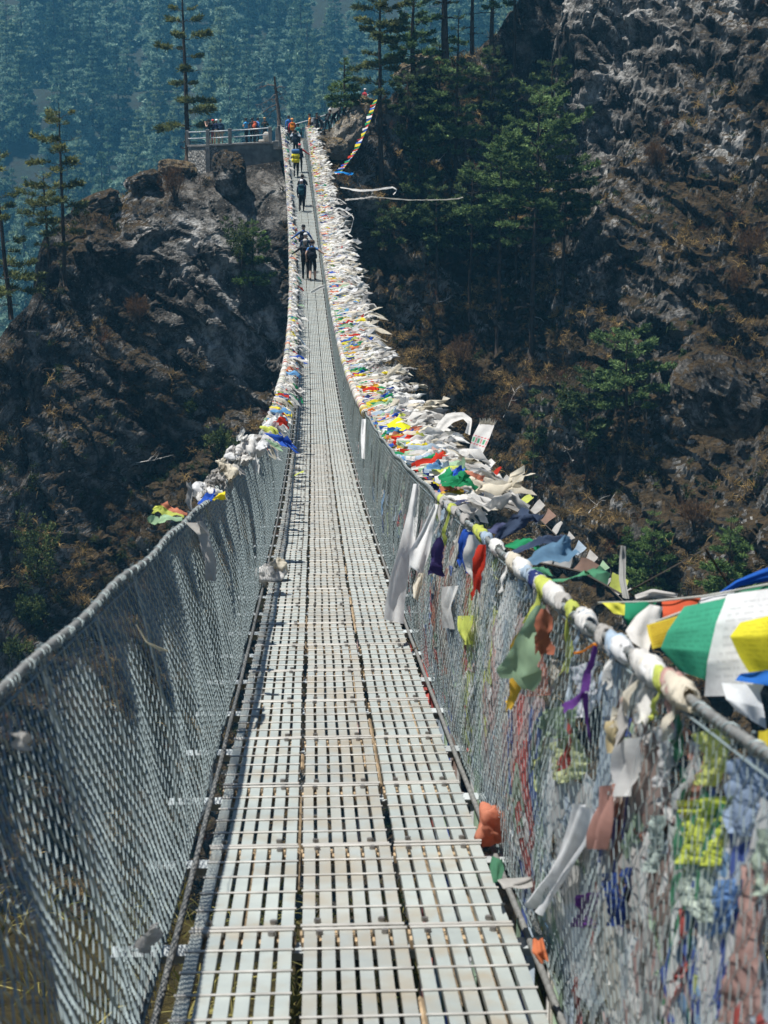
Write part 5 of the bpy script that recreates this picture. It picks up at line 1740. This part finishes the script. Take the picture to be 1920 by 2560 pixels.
rl = tag(empty('terrace_railing', (B_[0], B_[1], floor_z(B_[0]))), 'railing of concrete posts and two pale pipes along the edge of the terrace', 'railing')
ro = np.array(rl.location)
posts = [(A_[0], A_[1] + .05), (B_[0] + .14, B_[1] + .12), (C_[0], C_[1] + .14), (D_[0] - .05, D_[1] + .14)]
for x, y in posts:
    mb = MB(); mb.box(np.array((x, y, floor_z(x) + .55)) - ro, (.26, .26, 1.14), bev=.02); mb.build('post', M_CONC, rl)
mb = MB(); mb.box(np.array((D_[0] + .48, D_[1] + .5, floor_z(D_[0]) + .5)) - ro, (.22, .24, 1.1), bev=.02); mb.build('post', M_CONC, rl)
for hz_ in (.98, .50):
    for a, b_ in zip(posts[:-1], posts[1:]):
        p0 = np.array((a[0], a[1], floor_z(a[0]) + hz_ - .02)); p1 = np.array((b_[0], b_[1], floor_z(b_[0]) + hz_ + (.06 if b_ == posts[-1] else 0)))
        mb = MB(); mb.tube(np.array([p0, (p0 + p1) / 2 - (0, 0, .015), p1]) - ro, .045, 7); mb.build('rail', M_PIPE, rl, True)

# stairway up to the right
walk = [PO(768, 347, 121.9), PO(797, 345, 122.8), PO(815, 335, 123.6), PO(834, 327, 124.6), PO(862, 318, 126.6), PO(888, 301, 129), PO(916, 283, 131.6), PO(965, 262, 136)]
wseg = np.array([list(q) for q in walk])
wl = np.concatenate([[0], np.cumsum(np.linalg.norm(np.diff(wseg, axis=0), axis=1))])
def wpt(s): return np.array([np.interp(s, wl, wseg[:, k]) for k in range(3)])
mb = MB()
ns_ = 26
for k_ in range(ns_):
    s0 = wl[-1] * k_ / ns_; s1 = wl[-1] * (k_ + 1) / ns_
    a, b_ = wpt(s0), wpt(s1)
    c = (a + b_) / 2; az = math.atan2(b_[1] - a[1], b_[0] - a[0])
    mb.box((c[0], c[1], b_[2] - .45), (np.linalg.norm((b_ - a)[:2]) * 1.0 + .002 * (k_ % 2), 1.7 + .004 * k_, .9), Matrix.Rotation(az, 3, 'Z'), bev=.02)
tag(mb.build('stone_steps', M_BOULDER), kind='structure')
pr = tag(empty('stair_railing', wpt(0).tolist()), 'pale pipe handrail climbing right beside the stone stairway', 'railing')
po = np.array(pr.location)
top = [PO(690, 327, 124.5), PO(732, 312, 124.8), PO(775, 300, 125.2), PO(832, 281.5, 126.5), PO(868, 262, 128.5), PO(900, 247, 131), PO(925, 235, 133)]
T_ = np.array([list(q) for q in top])
for dz in (0, -.52):
    mb = MB(); mb.tube(T_ + (0, 0, dz) - po, .042, 7); mb.build('rail', M_PIPE, pr, True)
for q in T_[[0, 1, 3, 4, 5]]:
    mb = MB(); mb.tube(np.array([q + (0, 0, .04), q - (0, 0, 1.35)]) - po, .05, 7); mb.build('post', M_PIPE, pr, True)


def boulder(name, c, size, rot, seed, label, m=M_BOULDER):
    u = np.linspace(0, math.pi, 42)[:, None]; v = np.linspace(0, 2 * math.pi, 72)[None]
    P = np.stack([np.sin(u) * np.cos(v), np.sin(u) * np.sin(v), np.cos(u) + 0 * v], -1)
    P = np.sign(P) * np.abs(P) ** .8
    q = P.reshape(-1, 3)
    w1, w2, wv = worley(q * 1.7 + seed, seed)
    d = 1 + .22 * (wv - .5) + .22 * fbm(q * 1.6 + seed, 4, seed) + .06 * fbm(q * 6, 3, seed, True)
    q = q * d[:, None] * np.array(size)
    q = q @ np.array(rot).T
    mb = MB(); mb.grid(q.reshape(42, 72, 3))
    o = mb.build(name, m); o.location = c
    return tag(o, label, 'boulder')


boulder('boulder', PO(868, 335, 122.0), (1.0, 1.0, 2.0), Matrix.Rotation(.62, 3, 'Y'), 3, 'big pale boulder leaning beside the stairway right of the bridge end')
boulder('boulder', PO(908, 275, 125.5), (1.1, 1.1, 1.0), Matrix.Rotation(.5, 3, 'Y'), 5, 'upper pale boulder above the big leaning one, near the top walkers')
boulder('boulder', PO(842, 372, 121.0), (.9, .8, .75), Matrix.Rotation(.2, 3, 'Y'), 8, 'low pale boulder at the foot of the big leaning one')
boulder('boulder', PO(574, 440, 119.6), (1.15, 1.2, 1.75), Matrix.Rotation(-.15, 3, 'Y'), 12, 'dark grey rock knob just below the terrace wall', M_ROCK)
boulder('boulder', PO(445, 425, 120.4), (1.4, 1.2, .7), Matrix.Rotation(.15, 3, 'Y'), 14, 'flat pale rock on the outcrop below the left end of the terrace')
boulder('boulder', PO(355, 452, 118.6), (1.3, 1.1, .6), Matrix.Rotation(-.35, 3, 'Y'), 17, 'grey rock slab on the skyline of the outcrop left of the terrace', M_ROCK)
boulder('boulder', PO(240, 515, 116.8), (1.9, 1.2, .8), Matrix.Rotation(-.42, 3, 'Y'), 19, 'long grey rock slab on the left shoulder of the outcrop', M_ROCK)
boulder('boulder', P16(1555, 855, 92), (2.6, 1.6, 2.2), Matrix.Rotation(.35, 3, 'Y'), 23, 'rounded grey rock bulging from the slope right of the broad-topped pine', M_ROCK)
boulder('boulder', PO(1035, 170, 128), (1.6, 1.2, .8), Matrix.Rotation(-.5, 3, 'Y'), 27, 'sunlit tan rock ledge on the ridge under the thick pine trunk')

# ------------------------------------------------------------------ people
M_WEAR = vcol('clothing_and_skin', .8, 0, .15, .12, 9.0)
SKIN = (.42, .26, .18); SKINP = (.55, .36, .27); BLACK = (.015, .017, .02); NAVY = (.02, .03, .07); KHAKI = (.30, .25, .17); GREYC = (.25, .26, .27)
HAIR = (.025, .02, .018); GREYH = (.35, .33, .30)
_pend = []


def sup(c, size, e=.55, nu=9, nv=14, rot=None):
    u = np.linspace(-math.pi / 2, math.pi / 2, nu)[:, None]; v = np.linspace(-math.pi, math.pi, nv)[None]
    f = lambda w, m: np.sign(w) * np.abs(w) ** m
    P = np.stack([f(np.cos(u), e) * f(np.cos(v), e), f(np.cos(u), e) * f(np.sin(v), e), f(np.sin(u), e) + 0 * v], -1) * (np.array(size) / 2)
    if rot is not None: P = P @ np.array(rot).T
    return P + np.array(c)


def person(loc, rz, label, top, legs, sleeve=True, shorts=False, shoe=(.05, .045, .04), skin=SKIN, cap=None, hair=HAIR, arms=None, stride=.18, lean=0.0, crouch=0.0, sc=1.04, head=(0, .03), turn=0.0):
    """arms: ((elbow, hand) left, (elbow, hand) right) relative to the shoulders, x outward."""
    arms = arms or (((.06, -.02, -.27), (.04, .10, -.50)), ((.06, -.02, -.27), (.04, .10, -.50)))
    J, Rd, E, K = [], [], [], []

    def j(p, r, kind, par=None):
        J.append(np.array(p, dtype=float)); Rd.append(r); K.append(kind)
        if par is not None: E.append((par, len(J) - 1))
        return len(J) - 1
    dz = -.38 * crouch
    pel = j((0, 0, .93 + dz), (.150, .105), 'legs')
    spn = j((0, .01, 1.12 + dz), (.140, .10), 'top', pel)
    che = j((0, .01, 1.33 + dz), (.165, .115), 'top', spn)
    shd = j((0, 0, 1.43 + dz), (.10, .08), 'top', che)
    nek = j((0, .02, 1.51 + dz), (.055, .055), 'skin', shd)
    h0 = j((head[0] * .4, .03 + head[1] * .5, 1.575 + dz), (.075, .085), 'skin', nek)
    h1 = j((head[0], .035 + head[1], 1.655 + dz), (.080, .10), 'skin', h0)
    h2 = j((head[0], .03 + head[1], 1.725 + dz), (.062, .08), 'skin', h1)
    nose = j((head[0], .145 + head[1], 1.625 + dz), (.014, .014), 'skin', h1)
    for sx in (-1, 1):
        ear = j((head[0] + sx * .088, .02 + head[1], 1.635 + dz), (.014, .02), 'skin', h1)
        el, ha = arms[0 if sx < 0 else 1]
        s0 = j((sx * .185, 0, 1.415 + dz), (.070, .07), 'top', shd)
        e0 = j((sx * (.185 + el[0]), el[1], 1.415 + dz + el[2]), (.046, .046), 'top' if sleeve else 'skin', s0)
        wv = np.array((sx * (.185 + ha[0]), ha[1], 1.415 + dz + ha[2]))
        w0 = j(wv, (.032, .03), 'top' if sleeve else 'skin', e0)
        fd = unit(wv - J[e0]); sd = unit(np.cross(fd, (0.3, 1, .2)))
        pm = j(wv + fd * .075, (.042, .026), 'skin', w0)
        for q, (a, l) in enumerate(((-.034, .075), (-.012, .09), (.012, .085), (.034, .065))):
            f1 = j(wv + fd * (.095 + l * .45) + sd * a, (.011, .011), 'skin', pm)
            j(wv + fd * (.09 + l) + sd * a * 1.1 + np.array((0, .02, -.012)), (.008, .008), 'skin', f1)
        t1 = j(wv + fd * .055 + sd * .058, (.012, .012), 'skin', pm)
        j(wv + fd * .085 + sd * .082, (.009, .009), 'skin', t1)
        fy = stride * sx
        hip = j((sx * .095, 0, .90 + dz), (.092, .10), 'legs', pel)
        kn = j((sx * .10, fy * .55 + .05 + crouch * .34, .50 + dz * .45 + max(0, fy) * .1), (.066, .07), 'legs', hip)
        an = j((sx * .10, fy - .02, .10 + max(0, -fy) * .22), (.044, .048), 'skin' if shorts else 'legs', kn)
        he = j((sx * .10, fy - .05, .055 + max(0, -fy) * .20), (.044, .045), 'shoe', an)
        j((sx * .115, fy + .15, .04 + max(0, -fy) * .05), (.046, .036), 'shoe', he)
    J = np.array(J)
    if lean:
        up = J[:, 2] > .88 + dz
        for i_ in np.where(up)[0]:
            y_, z_ = J[i_, 1], J[i_, 2] - .9 - dz
            J[i_, 1] = y_ * math.cos(lean) + z_ * math.sin(lean); J[i_, 2] = .9 + dz + z_ * math.cos(lean) - y_ * math.sin(lean)
    me = bpy.data.meshes.new('person')
    me.from_pydata([tuple(q) for q in J], E, [])
    o = bpy.data.objects.new('person', me); COL.objects.link(o)
    md = o.modifiers.new('skin', 'SKIN'); md.use_smooth_shade = True; md.branch_smoothing = .4
    for i_, r in enumerate(Rd):
        me.skin_vertices[0].data[i_].radius = r
        me.skin_vertices[0].data[i_].use_root = (i_ == 0)
    sb = o.modifiers.new('sub', 'SUBSURF'); sb.levels = 1; sb.render_levels = 1
    o.location = loc; o.rotation_euler = (0, 0, rz); o.scale = (sc, sc, sc)
    tag(o, label, 'person')
    _pend.append((o, J, K, Rd, dict(top=top, legs=legs, skin=skin, shoe=shoe), shorts, sleeve, E))
    # hair or cap
    hc = J[6] * .45 + J[7] * .55
    mb = MB()
    P = sup(hc + (0, -.012, .012), (.205, .235, .185), .85, 11, 18)
    zc_ = hc[2] - (.035 if cap is None else .005)
    front = P[..., 1] > hc[1] + .05
    P[..., 2] = np.maximum(P[..., 2], np.where(front, zc_ + .05, zc_ - (.05 if cap is None else 0)))
    mb.grid(P, np.tile(np.array(cap if cap is not None else hair), (11, 18, 1)))
    if cap is not None:
        Q = sup(hc + (0, .12, .0), (.16, .15, .018), .8, 7, 12)
        mb.grid(Q, np.tile(np.array(cap) * .9, (7, 12, 1)))
    mb.build('cap' if cap is not None else 'hair', M_WEAR, o, True)
    return o, (loc, rz, sc, lean, dz)


def finish_people():
    dg = bpy.context.evaluated_depsgraph_get()
    dg.update()
    for o, J, K, Rd, cols, shorts, sleeve, E in _pend:
        me = bpy.data.meshes.new_from_object(o.evaluated_get(dg))
        n = len(me.vertices)
        V = np.empty(n * 3, dtype=np.float32); me.vertices.foreach_get('co', V); V = V.reshape(-1, 3)
        best = np.full(n, 9.0); kk = np.zeros(n, dtype=int)
        names = ['skin', 'top', 'legs', 'shoe']
        for a, b in E:
            A, B = J[a], J[b]
            t = np.clip(((V - A) @ (B - A)) / (((B - A) ** 2).sum() + 1e-9), 0, 1)
            d = np.linalg.norm(V - A - t[:, None] * (B - A), axis=1) - (.06 if K[b] in ('top', 'legs') and K[a] in ('top', 'legs') else 0.0)
            ka, kb = names.index(K[a]), names.index(K[b])
            cut = .62 if (K[a], K[b]) == ('legs', 'skin') else (.35 if (K[a], K[b]) == ('top', 'skin') and not sleeve else .5)
            if (K[a], K[b]) == ('legs', 'skin'): cut = .12
            m = d < best
            best[m] = d[m]; kk[m] = np.where(t[m] < cut, ka, kb)
        pal = np.array([cols[k] for k in names])
        c4 = np.concatenate([pal[kk], np.ones((n, 1))], 1)
        at = me.color_attributes.new('Col', 'FLOAT_COLOR', 'POINT')
        at.data.foreach_set('color', c4.astype(np.float32).ravel())
        me.polygons.foreach_set('use_smooth', np.full(len(me.polygons), True))
        me.materials.clear(); me.materials.append(M_WEAR)
        o.modifiers.clear()
        o.data = me; me.name = 'person'


def wear_at(frame, off):
    loc, rz, sc, lean, dz = frame
    x, y, z = off
    z = z - .9
    y2 = y * math.cos(lean) + z * math.sin(lean); z2 = .9 + dz + z * math.cos(lean) - y * math.sin(lean)
    v = Vector((x * sc, y2 * sc, z2 * sc)); v.rotate(Matrix.Rotation(rz, 3, 'Z'))
    return Vector(loc) + v


def backpack(frame, col, label, size=(.34, .24, .52), trim=BLACK, z=1.20):
    loc, rz, sc, lean, dz = frame
    b = tag(empty('backpack', wear_at(frame, (0, -.235, z)), rz), label, 'backpack')
    b.rotation_euler = (-lean, 0, rz)
    b.scale = (sc, sc, sc)
    def part(name, P, c):
        mb = MB(); mb.grid(P, np.tile(np.array(c), P.shape[:2] + (1,))); return mb.build(name, M_WEAR, b, True)
    part('pack_body', sup((0, 0, 0), size, .5), col)
    part('lid', sup((0, -.01, size[2] * .47), (size[0] * .95, size[1] * 1.0, size[2] * .25), .6), np.array(col) * .7)
    part('front_pocket', sup((0, -size[1] * .47, -size[2] * .12), (size[0] * .7, size[1] * .3, size[2] * .5), .5), np.array(col) * .85)
    for sx in (-1, 1):
        part('side_pocket', sup((sx * size[0] * .5, 0, -size[2] * .22), (.10, .15, size[2] * .42), .6), trim)
        mb = MB(); mb.tube([(sx * .11, .10, size[2] * .42), (sx * .13, .30, size[2] * .30), (sx * .14, .34, 0), (sx * .14, .12, -size[2] * .35)], .02, 5, trim); mb.build('strap', M_WEAR, b, True)
    return b


def Z2(x, y): return 400 + x / 2.592, 180 + y / 2.592


def on_deck(zx, zy):
    px, py = Z2(zx, zy)
    y = deck_at(py)
    z = float(deckz(y)) + .006
    d = project((0, y, z))[2]
    return (float((px - 960) / FP * d), y, z)


def on_pt(zx, zy, d, z=None):
    px, py = Z2(zx, zy)
    p_ = PO(px, py, d)
    return (p_.x, p_.y, p_.z if z is None else z)


R_RAIL = ((.22, .02, -.17), (.42, .06, -.30))
L_RAIL = R_RAIL
REST = ((.06, -.02, -.27), (.04, .10, -.50))
STRAP = ((.10, -.03, -.24), (-.04, .12, -.10))
o, fr = person(on_deck(990, 1352), 0, 'walker in blue T-shirt and black shorts, right hand out to the railing', (.06, .17, .38), BLACK, False, True, skin=SKINP, hair=(.05, .035, .025), arms=(((.10, -.05, -.24), (.10, .06, -.45)), R_RAIL), stride=.16)
backpack(fr, (.02, .025, .035), 'black daypack on the walker in blue T-shirt and shorts', (.33, .22, .50))
o, fr = person(on_deck(943, 1345), .05, 'grey-haired walker in black shirt and trousers, left hand out to the railing', BLACK, (.018, .018, .02), True, hair=GREYH, arms=(L_RAIL, REST), stride=-.14)
backpack(fr, (.02, .02, .025), 'small black daypack on the grey-haired walker', (.28, .16, .42))
o, fr = person(on_deck(946, 1298), 0, 'walker in a pale grey cap half hidden behind the black-shirted pair', NAVY, BLACK, True, cap=(.45, .45, .45), stride=.12)
backpack(fr, (.02, .05, .07), 'dark blue daypack on the walker in the pale grey cap', (.32, .22, .48))
o, fr = person(on_deck(932, 1236), 0, 'walker in a blue jacket and black cap with both arms spread to the railings', (.03, .09, .26), BLACK, True, cap=BLACK, arms=(R_RAIL, ((.16, .02, -.2), (.26, .12, -.40))), stride=-.15)
backpack(fr, (.015, .02, .03), 'dark rucksack on the walker in the blue jacket', (.36, .24, .50))
o, fr = person(on_deck(918, 905), 0, 'walker in a white cap and dark clothes midway up the far half', NAVY, BLACK, True, cap=(.75, .72, .76), stride=.17)
backpack(fr, (.02, .07, .09), 'teal-black rucksack on the walker in the white cap', (.34, .24, .54))
o, fr = person(on_deck(925, 868), 0, 'dark-clad walker just ahead of the white-capped one', BLACK, BLACK, True, arms=(STRAP, STRAP), stride=-.16)
backpack(fr, (.02, .03, .045), 'black rucksack on the walker ahead of the white cap', (.38, .26, .56))
o, fr = person(on_deck(882, 682), 0, 'porter in dark trousers carrying a yellow double load', NAVY, BLACK, True, arms=(STRAP, STRAP), stride=.18, lean=.22)
ld = tag(empty('duffel_load', wear_at(fr, (0, -.28, 1.22))), 'pair of yellow duffel bags strapped up with black webbing on the porter', 'duffel load')
for dz_ in (-.24, .06, .34):
    mb = MB(); P = sup((0, 0, dz_), (.56, .36, .30), .6); mb.grid(P, np.tile(np.array((.80, .66, .03) if dz_ < .3 else (.05, .12, .25)), P.shape[:2] + (1,)))
    mb.build('duffel' if dz_ < .3 else 'rolled_mat', M_WEAR, ld, True)
for sx in (-.14, .10):
    mb = MB(); a = np.linspace(0, 6.283, 16); mb.tube(np.stack([sx + 0 * a, .195 * np.cos(a), -.09 + .33 * np.sin(a)], 1), .016, 5, BLACK); mb.build('strap', M_WEAR, ld, True)
o, fr = person(on_deck(907, 650), 0, 'walker in dark jacket with red sleeves beside the yellow-loaded porter', (.35, .03, .03), BLACK, True, cap=(.55, .12, .12), stride=.15, arms=(STRAP, R_RAIL))
backpack(fr, (.015, .02, .035), 'navy rucksack on the red-sleeved walker', (.40, .26, .56))
o, fr = person(on_deck(880, 552), 0, 'walker with pale sleeves and raised elbows near the top end of the bridge', (.45, .50, .55), BLACK, True, arms=(((.18, -.02, -.08), (.05, .02, .12)), ((.18, -.02, -.08), (.05, .02, .12))), stride=.15)
backpack(fr, (.025, .035, .05), 'grey-black rucksack on the walker with raised elbows', (.38, .26, .58))
o, fr = person(on_deck(896, 505), 0, 'walker with a teal rucksack at the very end of the deck', (.10, .14, .16), BLACK, True, stride=-.14)
backpack(fr, (.04, .28, .26), 'teal rucksack at the very end of the deck', (.34, .24, .50))
o, fr = person(on_deck(858, 470), .1, 'walker in a red jacket with orange headwear stepping off the bridge', (.50, .04, .03), BLACK, True, cap=(.65, .30, .12), stride=.15)
backpack(fr, (.75, .25, .03), 'orange rucksack on the walker in the red jacket', (.34, .24, .50))
o, fr = person(on_pt(836, 445, 122.6, -.94), .3, 'walker in a blue top just beyond the orange rucksack', (.05, .18, .50), BLACK, True, stride=.1)
# stairway
o, fr = person(on_pt(974, 420, 122.3, -.80), 1.2, 'person in an orange jacket standing side-on at the foot of the stairway', (.72, .28, .06), BLACK, True, stride=.04)
backpack(fr, (.30, .31, .32), 'grey rucksack on the person in the orange jacket', (.32, .24, .50))
person(on_pt(1020, 425, 122.9), 2.6, 'person in black facing the bridge on the lower steps', BLACK, (.02, .02, .025), True, cap=BLACK, arms=(STRAP, REST), stride=.08)
person(on_pt(1056, 405, 123.4), 2.0, 'person in dark grey crouching on the lower steps', (.05, .05, .055), (.04, .035, .03), True, crouch=1.0, lean=.35, stride=.1)
person(on_pt(1082, 392, 124.0), -.6, 'bent figure in black climbing behind the crouching one', BLACK, BLACK, True, lean=.5, stride=.16)
o, fr = person(on_pt(1122, 372, 124.8), -.9, 'porter in black bent under a big white load on the stairway', BLACK, BLACK, True, lean=.6, stride=.2, arms=(STRAP, STRAP))
P = sup((0, 0, 0), (.95, .55, .50), .7, 13, 20, Matrix.Rotation(-.55, 3, 'Y'))
P += NR.normal(0, .02, P.shape); mb = MB(); mb.grid(P, np.tile(np.array(WHITE), P.shape[:2] + (1,)))
o = mb.build('sack', M_CLOTH, None, True); o.location = wear_at(fr, (.12, -.34, 1.38)); tag(o, 'big white wrapped load on the back of the bent porter', 'load')
o, fr = person(on_pt(1158, 352, 126.0), -.9, 'walker in black with a grey cap above the white load', BLACK, BLACK, True, cap=(.30, .29, .28), stride=.15, lean=.15)
o, fr = person(on_pt(1192, 338, 127.2), -.9, 'walker carrying a turquoise rucksack up the stairway', (.03, .06, .08), BLACK, True, cap=(.10, .12, .14), stride=.15, lean=.15)
backpack(fr, (.05, .25, .32), 'turquoise rucksack on the stairway walker', (.34, .24, .48))
o, fr = person(on_pt(1258, 300, 129.4), -.8, 'walker in black alone near the top of the stairway', BLACK, (.03, .03, .035), True, cap=(.12, .12, .13), stride=.12, lean=.1)
backpack(fr, (.02, .025, .03), 'black rucksack on the lone walker near the top', (.32, .22, .46))
person(on_pt(1326, 258, 131.8), -.8, 'topmost walker in a red shirt and pale hat', (.45, .05, .06), (.05, .05, .06), True, cap=(.60, .58, .55), stride=.12)
# terrace groups
def on_ter(zx, d):
    p_ = on_pt(zx, 480, d)
    return (p_[0], p_[1], floor_z(p_[0]) + .004)
PHOTO = (((.10, .12, -.16), (-.06, .26, .10)), ((.10, .12, -.16), (-.06, .26, .10)))
o, fr = person(on_ter(322, 124.0), 1.3, 'photographer in black shorts with raised camera at the left of the terrace', BLACK, BLACK, False, True, arms=PHOTO, stride=.08, skin=SKINP)
mb = MB(); mb.box((0, 0, 0), (.13, .06, .09), None, BLACK, bev=.008); mb.tube([(0, .03, 0), (0, .12, 0)], .035, 10, BLACK)
o = mb.build('camera', M_WEAR); o.location = wear_at(fr, (0, .32, 1.53)); o.rotation_euler = (0, 0, 1.3); tag(o, 'black camera held up by the photographer on the terrace', 'camera')
person(on_ter(347, 124.3), .4, 'person in a dark jacket and red hood beside the photographer', (.03, .03, .035), (.30, .05, .05), True, cap=(.55, .06, .05), stride=.05)
person(on_ter(368, 124.0), -.2, 'person in a white cap, navy jacket and khaki trousers on the terrace', NAVY, KHAKI, True, cap=(.78, .78, .78), stride=.05)
o, fr = person(on_ter(396, 124.2), .1, 'person with a blue-black rucksack and beige trousers on the terrace', (.04, .08, .14), (.36, .30, .22), True, hair=(.20, .14, .08), stride=.05)
backpack(fr, (.03, .06, .11), 'blue-black rucksack on the person in beige trousers', (.32, .22, .50))
person(on_ter(562, 124.0), .8, 'person in a bright blue T-shirt and black trousers on the terrace', (.06, .32, .62), BLACK, False, stride=.05, arms=(((.05, .05, -.27), (-.08, .24, -.20)), REST), skin=SKIN)
person(on_ter(600, 124.2), -.3, 'dark-haired person in black between the blue shirt and the orange rucksack', (.05, .035, .03), BLACK, True, stride=.04)
o, fr = person(on_ter(628, 124.3), -.7, 'person with blue sleeves leaning on the terrace railing', (.05, .16, .40), (.06, .05, .05), True, lean=.12, stride=.06)
backpack(fr, (.62, .13, .06), 'orange-red rucksack on the person with blue sleeves', (.34, .22, .46))
person(on_ter(682, 124.4), 2.8, 'person in black with fair hair facing the bridge on the terrace', (.025, .03, .028), BLACK, True, hair=(.40, .28, .14), arms=(STRAP, STRAP), stride=.04)
for n_, (zx, w_, h_, lb) in enumerate(((690, .50, .75, 'tall white sack standing by the terrace posts'), (663, .55, .18, 'small white bundle lying left of the tall sack'))):
    p_ = on_ter(zx, 123.0)
    P = sup((0, 0, h_ / 2), (w_, .42, h_), .7, 11, 18); P += NR.normal(0, .015, P.shape)
    mb = MB(); mb.grid(P, np.tile(np.array((.66, .62, .56)), P.shape[:2] + (1,))); o = mb.build('sack', M_CLOTH, None, True); o.location = p_
    tag(o, lb, 'sack')
finish_people()
